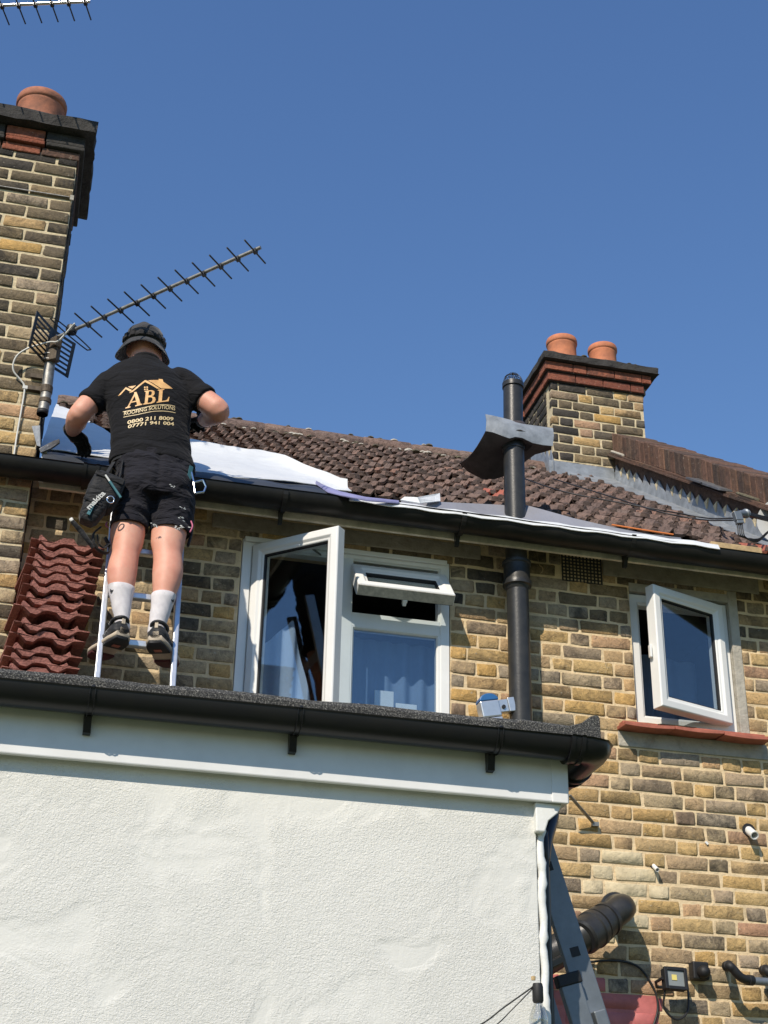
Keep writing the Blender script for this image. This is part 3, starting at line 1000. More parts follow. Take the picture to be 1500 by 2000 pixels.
# left stack: breast on the rear wall, through the eaves, up to a corbelled cap
CX = -0.200
CY = -0.198
lc = thing('chimney_stack', 'tall sooty brick chimney stack with dark cap at the left edge', 'chimney', (-0.7, 0.15, 0))
core = MB().box(-1.24, CX - 0.006, CY + 0.001, 0.42, 3.0, 6.93)
stack = core.build('stack', 'mortar_pale', lc)
fb = course_bricks(-1.23, CX, 3.9, 41, 0.0761, [], CX - 0.2285, 'stretcher', 31)
fb = [b for b in fb if b[1] < 6.92]
def lcm(bx, bz, r):
    q = r.random()
    h = (bz - 5.2) / 1.7
    if bz < 5.2: return 'brick_sooty' if q < 0.35 else ('brick_grey' if q < .6 else 'brick')
    if bz > 6.84: return 'brick_black' if q < .45 else ('brick_coping' if q < .75 else 'brick_red')
    if bz > 6.65: return 'brick_black' if q < .5 else 'brick_sooty'
    if q < 0.35 + 0.65 * h: return 'brick_sooty'
    return 'brick_grey' if q < .7 + .3 * h else 'brick'
lay(stack, fb, ((0, CY, 0), 0), lcm, 300, 41)
sb = course_bricks(CY + 0.115, 0.42, 3.9, 41, 0.0761, [], CY + 0.115, 'stretcher', 32)
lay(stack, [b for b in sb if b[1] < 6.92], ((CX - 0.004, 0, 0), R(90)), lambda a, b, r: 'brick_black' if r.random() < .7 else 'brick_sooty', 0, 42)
# corbel courses, band, cap slab
for (o, z0, z1, mt) in ((0.012, 6.915, 6.965, 'brick_coping'), (0.035, 6.968, 6.992, 'cap_stone'), (0.030, 6.994, 7.065, 'cap_stone')):
    n = 5
    for k in range(n):
        a = -1.24 + k * (1.24 + CX + o) / n
        b = a + (1.24 + CX + o) / n - 0.008
        MB().box(a, b, CY - o, 0.42 + o, z0, z1).build('corbel_brick', mt if k != 3 else 'brick_red', lc, bevel=0.006)
ragged_slab(MB(), -1.34, CX + 0.075, CY - 0.085, 0.50, 7.07, 7.155, 4, a=0.007).build('cap', 'cap_stone', lc)
fl = MB()
for k in range(60):
    x, y = rnd.uniform(-1.2, CX + 0.04), rnd.uniform(CY - 0.06, 0.1)
    a = rnd.uniform(.012, .035)
    fl.lathe([(0, -a * .2), (a, 0), (a * .7, a * .35), (0, a * .45)], (x, y, 7.152), 7)
tag(fl.build('flaunching', 'moss', lc, smooth=True), kind='stuff')
pot(lc, -0.455, 0.06, 7.12, 0.135, 0.385, 'terracotta_old')
pot(lc, -0.86, 0.06, 7.12, 0.135, 0.385, 'terracotta_old')
# wire clip along the stack
MB().tube([(-0.7, CY - 0.012, 6.655), (CX - 0.02, CY - 0.012, 6.66)], 0.004, 6).build('wire', 'galv', lc)
MB().box(CX - 0.016, CX + 0.004, CY - 0.014, CY - 0.004, 6.645, 6.675).build('wire_clip', 'cement', lc)
# vertical brick end boards right of the breast below the gutter
# ------- right stack on the ridge
RX0, RX1, RY0, RY1 = 3.470, 4.240, 2.350, 3.05
rc = thing('chimney_stack', 'yellow and black brick chimney stack with two orange pots on the roof ridge', 'chimney', (3.85, 2.7, 6.7))
stack2 = MB().box(RX0 + 0.006, RX1 - 0.006, RY0 + 0.006, RY1 - 0.006, 6.3, 7.68).build('stack', 'mortar_pale', rc)
fb = course_bricks(RX0, RX1, 7.672 - 16 * 0.0765, 16, 0.0765, [], RX0, 'flemish', 33)
lay(stack2, fb, ((0, RY0 + 0.004, 0), 0), lambda a, b, r: 'brick_black' if (a < RX0 + .25 and r.random() < .6) else ('brick_sooty' if r.random() < .62 else 'brick'), 300, 43)
lb = course_bricks(-RY1, -RY0 - 0.11, 7.672 - 16 * 0.0765, 16, 0.0765, [], -RY0 - 0.11, 'flemish', 34)
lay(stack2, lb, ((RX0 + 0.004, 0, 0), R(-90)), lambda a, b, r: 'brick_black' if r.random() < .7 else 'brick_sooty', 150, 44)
for (o, z0, z1) in ((0.026, 7.674, 7.742), (0.052, 7.752, 7.822)):
    r = random.Random(int(z0 * 1000))
    x = RX0 - o
    ends = []
    while x < RX1 + o - 0.06:
        w = r.choice((0.2285, 0.2285, 0.114))
        ends.append((x, min(x + w - 0.007, RX1 + o))); x += w
    for a, b in ends:
        MB().box(a, b, RY0 - o, RY0 + 0.10, z0, z1 + r.uniform(-.002, .002)).build('corbel_brick', 'brick_red', rc, bevel=0.004)
    y = RY0 + 0.107
    while y < RY1:
        MB().box(RX0 - o + r.uniform(0, .006), RX0 + 0.1, y, min(y + 0.22, RY1), z0, z1).build('corbel_brick', 'brick_red', rc, bevel=0.004)
        y += 0.2285
    MB().box(RX0 - o + 0.012, RX1 + o - 0.012, RY0 - o + 0.012, RY1, z0 - 0.006, z1 + 0.006).build('corbel_core', 'cap_stone', rc)
ragged_slab(MB(), 3.395, 4.345, 2.262, 3.13, 7.828, 7.895, 9, a=0.005).build('cap', 'cap_stone', rc)
fl = MB()
for k in range(70):
    x, y = rnd.uniform(3.6, 4.3), rnd.uniform(2.28, 2.5)
    a = rnd.uniform(.010, .032)
    fl.lathe([(0, -a * .2), (a, 0), (a * .7, a * .35), (0, a * .5)], (x, y, 7.893), 7)
tag(fl.build('flaunching', 'moss', rc, smooth=True), kind='stuff')
pot(rc, 3.675, 2.60, 7.86, 0.118, 0.375, 'terracotta')
pot(rc, 4.025, 2.60, 7.86, 0.112, 0.365, 'terracotta')

# ---------------------------------------------------------------- party parapet with coping, creasing tiles and lead
pp = thing('parapet_wall', 'sloping brick parapet with brick on edge coping and stepped lead right of the roof', 'parapet', (4.1, 1.2, 5.9))
PX0, PX1 = 3.965, 4.25
def pslope(y):                      # top of roof tiles at y
    return 5.06 + (y + 0.2) * math.tan(PITCH)
def slope_box(x0, x1, ya, yb, a0, a1):
    """box on the slope between ya and yb, a0..a1 above the roof plane (vertical)"""
    return MB().loft([[(x, ya, pslope(ya) + a0), (x, yb, pslope(yb) + a0), (x, yb, pslope(yb) + a1), (x, ya, pslope(ya) + a1)] for x in (x0, x1)])
MB().loft([[(x, -0.02, 4.9), (x, 2.72, 6.6), (x, 2.72, pslope(2.72) + .24), (x, -0.25, pslope(-.25) + .24), (x, -0.25, pslope(-.25) + .06)] for x in (PX0, PX1)]).build('core', 'brick_coping', pp)
# creasing tiles
y = -0.28
rq = random.Random(8)
while y < 2.34:
    L = 0.165
    slope_box(PX0 - 0.055 - rq.uniform(0, .012), PX1 + 0.05, y, y + L - 0.004, 0.232 + rq.uniform(-.003, .003), 0.247).build('creasing_tile', 'brick_coping', pp)
    slope_box(PX0 - 0.040 - rq.uniform(0, .012), PX1 + 0.04, y + .08, y + .08 + L - 0.004, 0.249, 0.262 + rq.uniform(0, .003)).build('creasing_tile', 'brick_coping', pp)
    y += L
# brick-on-edge coping, each brick standing across the wall
y = -0.26
while y < 2.78:
    w = 0.066
    t = rq.uniform(-.004, .004)
    slope_box(PX0 - 0.008 + t, PX1 + 0.008, y, y + w, 0.262, 0.440 + rq.uniform(-.006, .006)).build('coping_brick', 'brick_coping', pp, bevel=0.005, seg=1)
    y += 0.0765
MBc = slope_box(PX0 + 0.006, PX1 - 0.006, -0.25, 2.74, 0.24, 0.425); MBc.build('coping_joint', 'cap_stone', pp)
# mortar haunch along the creasing and a slipped slate
for (ya, yb) in ((2.15, 2.40), (0.25, 0.5)):
    slope_box(PX0 - 0.03, PX0 + 0.01, ya, yb, 0.262, 0.285).build('mortar_fillet', 'cement' if ya > 1 else 'moss', pp, bevel=0.01)
for (ya, yb, d) in ((0.78, 1.0, 0.004), (0.58, 0.80, 0.0)):
    slope_box(PX0 - 0.10, PX0 - 0.0, ya, yb, 0.268 + d, 0.282 + d).build('loose_slate', 'lead_dull', pp)
# lead step flashing with a saw-tooth top
lead = MB()
y, k = -0.26, 0
teeth = []
while y < 2.36:
    teeth.append((y, 0.085)); teeth.append((y + 0.085, 0.165)); y += 0.118
lower = [(yy, 0.006) for yy, _ in teeth]
x = PX0 - 0.006
ring0, ring1 = [], []
for (ya, ha), (yb, hb) in zip(teeth, lower):
    ring0.append([(x - 0.008, ya, pslope(ya) + 0.0), (x - 0.004 - 0.004 * math.sin(ya * 20), ya, pslope(ya) + ha), (x + 0.002, ya, pslope(ya) + ha), (x + 0.002, ya, pslope(ya) + 0.0)])
lead.loft(ring0)
lead.build('step_flashing', 'lead', pp)
apr = MB()
rings = []
for i in range(24):
    yy = -0.26 + 2.62 * i / 23
    ww = 0.15 + 0.02 * math.sin(i * 1.7)
    rings.append([(PX0 - ww, yy, pslope(yy) + 0.018), (PX0 - ww * 0.4, yy, pslope(yy) + 0.030 + .006 * math.sin(i)), (PX0 - 0.006, yy, pslope(yy) + 0.022),
                  (PX0 - 0.006, yy, pslope(yy) + 0.015), (PX0 - ww * .4, yy, pslope(yy) + 0.022), (PX0 - ww, yy, pslope(yy) + 0.010)])
apr.loft(rings)
apr.build('lead_apron', 'lead', pp, smooth=True, autosmooth=40)
# pale mortar plugs in the notches
pl = 0
for (ya, ha) in teeth[1::2]:
    if 0.0 < ya < 2.3 and rq.random() < .85:
        MB().prism([(PX0 - 0.004, ya, pslope(ya) + 0.166), (PX0 - 0.004, ya + 0.034, pslope(ya + .034) + 0.078), (PX0 - 0.004, ya + 0.056, pslope(ya + .056) + 0.120)], (-0.012, 0, 0)).build('mortar_plug', 'mortar_pale', pp)
# chimney apron
ca = MB()
ca.loft([[(RX0 - 0.12 + i * .01, RY0 - 0.012 - 0.02 * (i % 2) * 0.2, pslope(RY0 - 0.02) + 0.02), (RX0 - 0.12 + i * .01, RY0 - 0.010, pslope(RY0) + 0.12), (RX0 - .12 + i * .01, RY0 + 0.0, pslope(RY0) + 0.12), (RX0 - .12 + i * .01, RY0 + 0.0, pslope(RY0) + 0.0)] for i in (8, 30, 60)])
ca.build('chimney_apron', 'lead', pp)
ap2 = MB().loft([[(xx, RY0 - 0.20, pslope(RY0 - 0.20) + 0.02), (xx, RY0 - 0.012, pslope(RY0) + 0.03), (xx, RY0 - 0.012, pslope(RY0) + 0.02), (xx, RY0 - 0.20, pslope(RY0 - .2) + 0.01)] for xx in (RX0 + 0.12, 3.7, PX0 - 0.01)])
ap2.build('lead_tray', 'lead', pp)
# left cheek flashing of the chimney, saw-toothed, climbing the slope
ck = MB()
ring = []
for i in range(13):
    yy = RY0 - 0.02 + i * 0.04
    h = 0.13 + (0.085 if i % 2 else 0)
    ring.append([(RX0 - 0.012, yy, pslope(yy) - 0.02), (RX0 - 0.012, yy, pslope(yy) + h), (RX0 - 0.006, yy, pslope(yy) + h), (RX0 - 0.006, yy, pslope(yy) - 0.02)])
ck.loft(ring); ck.build('cheek_flashing', 'lead', pp)

# ---------------------------------------------------------------- soil pipe with wire balloon, lead slate pushed up it
SX, SY, SR = 2.293, -0.125, 0.057
sp = thing('soil_pipe', 'black soil vent pipe rising up the brick wall through the gutter with wire cage top', 'pipe', (SX, SY, 0.0))
MB().tube([(SX, SY, 0.0), (SX + 0.002, SY, 4.73)], SR, 28).build('lower_pipe', 'soil_pipe', sp, smooth=True, autosmooth=50)
MB().lathe([(SR, -0.02), (SR + 0.008, 0.0), (SR + 0.018, 0.004), (SR + 0.019, 0.03), (SR + 0.012, 0.04), (SR + 0.013, 0.12), (SR + 0.019, 0.125), (SR + 0.019, 0.14), (SR, 0.15)], (SX, SY, 4.715), 28).build('socket', 'soil_pipe', sp, smooth=True, autosmooth=40)
MB().tube([(SX, SY, 4.85), (SX + 0.0, SY, 5.56)], SR, 28).build('upper_pipe', 'soil_pipe', sp, smooth=True, autosmooth=50)
MB().lathe([(SR, 0), (SR + 0.005, 0.002), (SR + 0.005, 0.03), (SR - .002, 0.04)], (SX, SY, 5.525), 28).build('collar', 'soil_pipe', sp, smooth=True, autosmooth=40)
MB().tube([(SX, SY, 5.54), (SX + 0.006, SY + 0.002, 5.945)], SR - 0.003, 28).build('vent_length', 'soil_pipe', sp, smooth=True, autosmooth=50)
MB().lathe([(SR - .004, 0), (SR + 0.003, 0.002), (SR + 0.003, 0.03), (SR - .004, 0.034)], (SX + .006, SY, 5.925), 28).build('rim', 'soil_pipe', sp, smooth=True, autosmooth=40)
wb = MB()
for k in range(7):
    a0 = math.pi * k / 7
    path = []
    for i in range(11):
        b = math.pi * i / 10
        r_ = 0.055 * math.cos(b)
        path.append((SX + .006 + r_ * math.cos(a0), SY + r_ * math.sin(a0), 5.95 + 0.072 * math.sin(b) + 0.004 * math.sin(k * 3 + i)))
    wb.tube(path, 0.0016, 5)
for zz, rr in ((5.97, .053), (5.995, .042), (6.012, .026)):
    wb.tube([(SX + .006 + rr * math.cos(2 * math.pi * i / 18), SY + rr * math.sin(2 * math.pi * i / 18), zz) for i in range(19)], 0.0015, 5)
wb.build('wire_balloon', 'cable_black', sp)
# lead slate: a soft sheet sleeved on the pipe, its back half folded down
ls = thing('lead_slate', 'grey lead slate sheet slid up and sagging around the black vent pipe', 'lead sheet', (SX, SY, 5.6))
lip = MB()
top = [(2.118,-0.18,5.698), (2.151,-0.185,5.694), (2.201,-0.19,5.686), (2.258,-0.195,5.676), (2.287,-0.195,5.665), (2.33,-0.19,5.665), (2.399,-0.185,5.669), (2.46,-0.18,5.672), (2.506,-0.175,5.676)]
bot = [(2.112,-0.2,5.58), (2.148,-0.205,5.576), (2.192,-0.212,5.56), (2.24,-0.215,5.547), (2.275,-0.215,5.562), (2.314,-0.212,5.563), (2.374,-0.205,5.545), (2.434,-0.2,5.544), (2.494,-0.195,5.55)]
rings = []
for i, (a, b) in enumerate(zip(top, bot)):
    a, b = Vector(a), Vector(b)
    m = (a + b) / 2 + Vector((0, -0.016 + .004 * math.sin(i * 2), 0.004))
    rings.append([a, m, b, b + Vector((0, .004, 0)), m + Vector((0, .004, 0)), a + Vector((0, .004, 0))])
lip.loft(rings); lip.build('front_lip', 'lead', ls, smooth=True, autosmooth=50)
# the sheet going back and down behind the lip (underside in view)
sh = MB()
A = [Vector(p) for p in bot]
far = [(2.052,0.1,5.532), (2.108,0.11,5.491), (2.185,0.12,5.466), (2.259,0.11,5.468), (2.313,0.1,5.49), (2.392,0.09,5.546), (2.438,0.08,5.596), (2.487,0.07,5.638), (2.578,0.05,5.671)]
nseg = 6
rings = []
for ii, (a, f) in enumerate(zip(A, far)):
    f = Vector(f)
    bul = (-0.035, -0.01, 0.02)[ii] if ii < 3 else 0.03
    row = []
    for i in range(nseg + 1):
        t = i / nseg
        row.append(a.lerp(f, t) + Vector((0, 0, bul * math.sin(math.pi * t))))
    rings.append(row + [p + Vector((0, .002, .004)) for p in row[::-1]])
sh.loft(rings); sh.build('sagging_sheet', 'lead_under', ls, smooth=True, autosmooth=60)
# dressed sleeve round the hole
sl = MB()
sl.lathe([(0.100, -0.085), (0.092, -0.045), (0.080, 0.0), (0.068, 0.03), (0.060, 0.035), (0.074, 0.0), (0.088, -0.05), (0.100, -0.085)], (SX + 0.01, SY + 0.02, 5.665), 24)
xf(sl, Matrix.Translation((SX + .01, SY + .02, 5.665)) @ Matrix.Rotation(R(-12), 4, 'X') @ Matrix.Translation((-SX - .01, -SY - .02, -5.665)))
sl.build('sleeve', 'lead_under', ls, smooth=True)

# ---------------------------------------------------------------- roofing membrane and eaves tray
et = MB()
rings = []
for i in range(30):
    x = -0.165 + 1.54 * i / 29
    w = 0.008 * math.sin(i * 1.3)
    rings.append([(x, -0.335, 4.985 + w), (x, -0.275, 5.045 + w), (x, -0.03, 5.200 + w * .5), (x, -0.028, 5.194 + w * .5), (x, -0.272, 5.039 + w), (x, -0.332, 4.980 + w)])
et.loft(rings)
tag(et.build('eaves_tray', 'tray', None, smooth=True, autosmooth=40), 'dark plastic eaves tray strip lying over the gutter left of the wide window', 'eaves tray')
mbn = MB()
rings = []
rm_ = random.Random(12)
N = 40
for i in range(N + 1):
    x = -0.19 + 1.60 * i / N
    ytop = top_edge(x) + 0.03 + 0.012 * math.sin(i * 1.9)
    yb = -0.05 + 0.03 * math.sin(x * 5 + 1) - (0.05 if x > 1.25 else 0)
    row = []
    K = 12
    for j in range(K + 1):
        t = j / K
        y = yb + (ytop - yb) * t
        wav = 0.014 * noise.noise(Vector((x * 3.1, y * 3.4, 2.0))) + 0.006 * noise.noise(Vector((x * 9, y * 8, 5.0)))
        lift = 0.028 + wav + (0.035 * max(0, 1 - abs(t - 1) * 5) if x > 0.4 else 0.0)
        row.append(roof_pt(x, y, lift))
    rings.append(row + [p + Vector((0, .0015, -.003)) for p in row[::-1]])
mbn.loft(rings)
tag(mbn.build('roof_membrane', 'membrane', None, smooth=True, autosmooth=60), 'wide white breather membrane sheet laid on the roof around the man', 'membrane')
# lilac face of the sheet folded over at its right end
fo = MB()
a = [(1.239,0.0175,5.257), (1.262,-0.1815,5.128), (1.293,-0.3241,5.033), (1.408,-0.4026,4.978), (1.596,-0.3476,5.007)]
b = [(1.226,-0.0268,5.223), (1.237,-0.3195,5.024), (1.305,-0.3981,4.971), (1.414,-0.4238,4.948), (1.593,-0.3678,4.987)]
fo.loft([[Vector(p), (Vector(p) + Vector(q)) / 2 + Vector((0, -.006, .006)), Vector(q), Vector(q) + Vector((0, .003, -.004)), Vector(p) + Vector((0, .003, -.004))] for p, q in zip(a, b)])
tag(fo.build('membrane_fold', 'membrane_lilac', None, smooth=True, autosmooth=60), 'lilac folded end of the membrane sheet above the open casement', 'membrane')
# the strip running on to the right past the pipe
st = MB()
up = [(1.638,-0.2433,5.08), (1.744,-0.2112,5.102), (1.863,-0.1711,5.13), (2.054,-0.1057,5.181), (2.251,-0.0372,5.234), (2.307,-0.059,5.219), (2.34,-0.0926,5.225), (2.444,-0.137,5.184), (2.597,-0.1875,5.129), (2.77,-0.2545,5.072), (2.959,-0.283,5.042), (3.204,-0.1996,5.09)]
rings = []
for i, p in enumerate(up):
    p = Vector(p)
    x = p.x
    lo = Vector((x - 0.02, -0.325, 5.000 + 0.004 * math.sin(i * 2)))
    md = Vector((x - 0.01, -0.285, 5.020))
    m2 = md.lerp(p, 0.5) + Vector((0, 0.02, -0.014))
    rings.append([lo, md, m2, p, p + Vector((0, .004, -.004)), m2 + Vector((0, .003, -.004)), md + Vector((0, .002, -.004)), lo + Vector((0, .002, -.004))])
st.loft(rings)
tag(st.build('roof_membrane', 'membrane_grey', None, smooth=True, autosmooth=60), 'narrow grey and white membrane strip tucked into the gutter beside the vent pipe', 'membrane')
lipw = MB()
rings = []
for i in range(30):
    x = 1.34 + 2.0 * i / 29
    w = .004 * math.sin(i * 1.7)
    rings.append([(x, -0.368, 4.965 + w), (x, -0.352, 4.998 + w), (x, -0.30, 5.022 + w), (x, -0.298, 5.017 + w), (x, -0.348, 4.993 + w), (x, -0.364, 4.963 + w)])
lipw.loft(rings)
tag(lipw.build('membrane_edge', 'membrane', None, smooth=True, autosmooth=60), 'thin white membrane edge folded over the gutter lip from casement to small window', 'membrane')
cf = MB()
cf.prism([Vector(p) for p in ((1.622,-0.2845,5.051), (1.645,-0.2798,5.074), (1.707,-0.3001,5.07), (1.885,-0.096,5.223), (1.86,-0.1937,5.124), (1.72,-0.3028,5.038))], (0, .003, -.003))
tag(cf.build('membrane_scrap', 'membrane', None), 'small upturned white flap of membrane on the tiles above the vent light', 'membrane')
tag(MB().tube([(2.829,-0.1534,5.138), (2.989,-0.1562,5.131), (3.183,-0.1532,5.128)], 0.005, 6).build('tape_edge', 'orange', None), 'thin orange tape edge between the roof tiles and the grey membrane', 'tape')
# lead offcut and folded scrap beside the chimney
sc = MB()
pts = [(-0.2392,-0.222,5.225), (-0.2007,-0.222,5.234), (-0.1839,-0.228,5.114), (-0.2014,-0.228,5.117)]
sc.prism([Vector(p) for p in pts], (0, .004, 0))
tag(sc.build('lead_scrap', 'lead', None), 'pale lead strip hanging on the chimney beside the gutter', 'lead sheet')
sc = MB()
pts = [(-0.1888,-0.26,5.084), (-0.1267,-0.25,5.143), (-0.0991,-0.24,5.164), (-0.0943,-0.24,5.144), (-0.1313,-0.25,5.099), (-0.1764,-0.26,5.063)]
sc.prism([Vector(p) for p in pts], (0, .05, .02))
tag(sc.build('lead_offcut', 'lead_dull', None, bevel=.003), 'folded grey lead offcut lying at the foot of the left chimney', 'lead sheet')
tag(MB().box(-0.172, -0.148, -0.215, -0.206, 4.93, 5.11).build('fascia_end', 'white_paint', None), 'white painted board end where the gutter passes the left chimney', 'board')

# ---------------------------------------------------------------- TV aerials
def aerial(label, root, tip, n_el, el, loc, refl=True, boom='galv', group=None, first=0.20):
    root, tip = Vector(root), Vector(tip)
    d = (tip - root).normalized()
    e = Vector((0, 0, 1)).cross(d).normalized()
    t = thing('television_aerial', label, 'aerial', loc)
    L = (tip - root).length
    bm_ = MB()
    up = Vector((0, 0, 1))
    bm_.tube([root, tip + d * 0.012], 0.0095, 12)
    bm_.build('boom', boom, t, smooth=True, autosmooth=50)
    for k in range(n_el):
        f = first + (0.985 - first) * k / (n_el - 1)
        c = root + d * L * f + up * -0.012
        l = el * (1.08 - 0.16 * k / n_el) / 2
        MB().tube([c - e * l, c + e * l], 0.0042, 8).obox(c + up * .004, d * 0.009, e * 0.012, up * 0.010).build('director', 'rod', t)
    if refl:
        c = root + d * L * 0.115
        dp = MB()
        w, h = el * 0.72, 0.018
        path = []
        for a in range(41):
            q = 2 * math.pi * a / 40
            xx = w * max(-1, min(1, 1.25 * math.cos(q)))
            path.append(c + e * xx + d * 0.020 * math.sin(q) + up * (-0.02 - 0.006 * math.sin(q)))
        dp.tube(path, 0.0036, 7)
        dp.build('dipole', 'rod', t)
        MB().lathe([(0, -.02), (.026, -.02), (.030, 0), (.026, .018), (.012, .026), (0, .026)], c + up * 0.008, 18).build('dipole_box', 'rod', t, smooth=True, autosmooth=40)
    return t, d, e

AR, AT = Vector((-0.1959,-0.25,5.726)), Vector((0.7186,-1,5.928))
ta, ad, ae = aerial('long television aerial with grid reflector reaching right over the man', AR - (AT - AR).normalized() * 0.03, AT, 11, 0.215, tuple(AR), True)
up = Vector((0, 0, 1))
# two-wing slotted reflector
for s in (-1, 1):
    axis = (ae * s * 0.92 + ad * 0.12).normalized()
    rot = MB()
    hgt = 0.095
    w = 0.150
    lean = (up + ad * 0.10).normalized()
    c0 = AR - ad * 0.02 + up * (-0.035)
    nrm = axis.cross(lean).normalized()
    def q(u, v): return c0 + axis * u + lean * v
    for k in range(8):
        v = -hgt + 2 * hgt * k / 7
        wd = 0.0075 if k in (0, 7) else 0.0055
        rot.obox(q(w / 2 + .005, v), axis * (w / 2), lean * wd, nrm * 0.0012)
    rot.obox(q(w + 0.004, 0), axis * 0.010, lean * (hgt + .008), nrm * 0.002)
    rot.obox(q(0.010, 0), axis * 0.012, lean * (hgt + .008), nrm * 0.002)
    rot.build('reflector', 'rod', ta)
# stub mast, clamp
mast = thing('aerial_mast', 'short rusty pipe mast holding the long aerial against the left chimney', 'mast', (-0.1964,-0.23,5.277))
MB().tube([(-0.1962,-0.236,5.294), (-0.1925,-0.236,5.407), (-0.1958,-0.236,5.582), (-0.1961,-0.24,5.646)], 0.027, 18).build('pole', 'galv', mast, smooth=True, autosmooth=50)
MB().lathe([(0.028, -.012), (0.029, .012), (0.022, .012), (0.022, -.012), (0.028, -.012)], (-0.1969,-0.236,5.3), 18).build('pipe_end', 'rubber', mast, smooth=True)
MB().lathe([(.029, -.02), (.030, -.018), (.030, .018), (.029, .02)], (-0.1928,-0.236,5.431), 18).build('band', 'iron', mast)
MB().lathe([(.029, -.012), (.031, -.01), (.031, .01), (.029, .012)], (-0.1924,-0.236,5.365), 18).build('band', 'iron', mast)
cl = MB()
c = Vector((-0.188,-0.26,5.635))
cl.obox(c, (0.028, -.02, 0), (0.01, 0.02, 0), (0, 0, 0.05)).obox(Vector((-0.1842,-0.27,5.685)), (0.02, -.03, 0), (0.016, .012, 0), (0, 0, 0.03))
cl.build('clamp', 'iron', mast, bevel=.003)
ub = MB()
for dz in (-.02, .012):
    cc = Vector((-0.2024,-0.24,5.615)) + up * dz
    ub.tube([cc + Vector((0.033 * math.cos(a), -0.033 * math.sin(a), 0)) for a in [math.pi * i / 8 for i in range(9)]], .004, 6)
ub.build('u_bolt', 'galv', mast)
MB().box((-0.281,-0.14,5.54)[0], (-0.2111,-0.14,5.552)[0], -0.222, -0.204, (-0.2787,-0.21,5.504)[2], (-0.2817,-0.21,5.528)[2]).box((-0.2859,-0.14,5.479)[0], (-0.2089,-0.14,5.492)[0], -0.222, -0.204, (-0.2821,-0.21,5.432)[2], (-0.2851,-0.21,5.455)[2]).build('wall_bracket', 'iron', mast)
# shadow-casting struts from the bracket to the pole
MB().box(-0.20, -0.17, -0.24, -0.21, (-0.2791,-0.21,5.507)[2] - .01, (-0.2806,-0.21,5.519)[2]).build('bracket_arm', 'iron', mast)
# coax
cb = smooth_path([(-0.0982,-0.42,5.726), (-0.1113,-0.4,5.718), (-0.143,-0.37,5.68), (-0.1714,-0.35,5.651), (-0.2071,-0.3,5.674), (-0.2554,-0.28,5.663), (-0.3104,-0.26,5.644), (-0.3552,-0.25,5.603), (-0.3712,-0.24,5.555), (-0.3632,-0.23,5.514), (-0.3259,-0.22,5.478), (-0.3005,-0.216,5.437), (-0.2997,-0.214,5.313), (-0.3025,-0.214,5.181), (-0.3021,-0.214,5.046), (-0.3022,-0.214,5.009)], 6)
cbo = MB().tube(cb, 0.0048, 8).build('aerial_cable', 'cable_white', None, smooth=True)
tag(cbo, 'grey aerial cable looping from the dipole down the left chimney', 'cable')
MB().obox((-0.2985,-0.214,5.441), (.012, 0, 0), (0, .008, 0), (0, 0, .009)).build('cable_clip', 'cable_white', cbo)
# the second aerial at the top left corner
a2r, a2t = Vector((-1.083,-0.4686,7.55)), Vector((-0.2517,-0.743,7.55))
t2, d2, e2 = aerial('shiny aerial boom with short rods crossing the top left corner', a2r, a2t, 10, 0.25, tuple(a2r), False, 'chrome', first=0.05)
MB().tube([a2r + Vector((.02, 0, .02)), a2r + Vector((.02, 0.3, -1.0))], 0.016, 12).build('support', 'galv', t2, smooth=True)

# ---------------------------------------------------------------- satellite dish at the right edge
sd = thing('satellite_dish', 'pale grey satellite dish with receiver arm at the right edge above the gutter', 'satellite dish', (4.0, -0.12, 5.1))
dc = Vector((4.035, 0.02, 5.45)); dn = Vector((-0.42, -0.86, 0.30)).normalized()
MB().lathe([(0.0, 0.055), (0.08, 0.048), (0.15, 0.028), (0.205, 0.002), (0.212, 0.0), (0.212, -0.006), (0.15, 0.020), (0.08, 0.040), (0.0, 0.047)], dc - dn * 0.05, 48, -dn).build('dish', 'dish_grey', sd, smooth=True, autosmooth=60)
lnb = Vector((3.579,-0.22,5.278))
arm0 = Vector((3.898,-0.08,5.33))
MB().obox((lnb + arm0) / 2 + Vector((0.02, 0, 0)), (arm0 - lnb) * 0.44, (0, .010, 0), (0, 0, .011)).build('arm', 'rod', sd, bevel=.002)
la = (dc - lnb).normalized()
MB().lathe([(0, 0), (.026, 0), (.027, .012), (.019, .018), (.018, .06), (.015, .075), (0, .075)], lnb + la * .03, 20, -la).build('feed_horn', 'alum_grey', sd, smooth=True, autosmooth=40)
MB().lathe([(0, 0), (.024, 0), (.024, .006), (0, .008)], lnb + la * .031, 20, la).build('horn_cap', 'white_paint', sd, smooth=True)
bx = lnb - la * .055 + Vector((-.004, 0, -.02))
MB().obox(bx, (.022, 0, .003), (0, .016, 0), (-.006, 0, .026)).obox(bx + Vector((.008, 0, -.034)), (.020, 0, .004), (0, .014, 0), (-.002, 0, .010)).build('receiver', 'alum_grey', sd, bevel=.004)
for k in range(4):
    p = bx + Vector((-.008 + k * .010, 0, -.044))
    q_ = p + Vector((.012, 0, -.075))
    MB().tube(smooth_path([p, p + Vector((.002, 0, -.03)), q_, Vector((3.66,-0.2,5.143)) + Vector((0, .004 * k, -.004 * k)), Vector((3.773,-0.12,5.243)) + Vector((0.003 * k, 0, 0)), Vector((3.916,-0.05,5.354))], 5), 0.0035, 6).build('lead_wire', 'cable_black', sd, smooth=True)
MB().tube([dc - dn * .09, dc - dn * .14 + Vector((0, .05, -.1)), (4.06, 0.10, 5.1)], 0.018, 10).build('mount', 'galv', sd)
w_ = MB()
w_.tube(smooth_path([(2.865,1.456,6.28), (3.016,1.018,5.963), (3.302,0.8809,5.862), (3.573,0.728,5.76), (3.804,0.6463,5.703), (3.525,-0.2,5.252)], 5), 0.0045, 6)
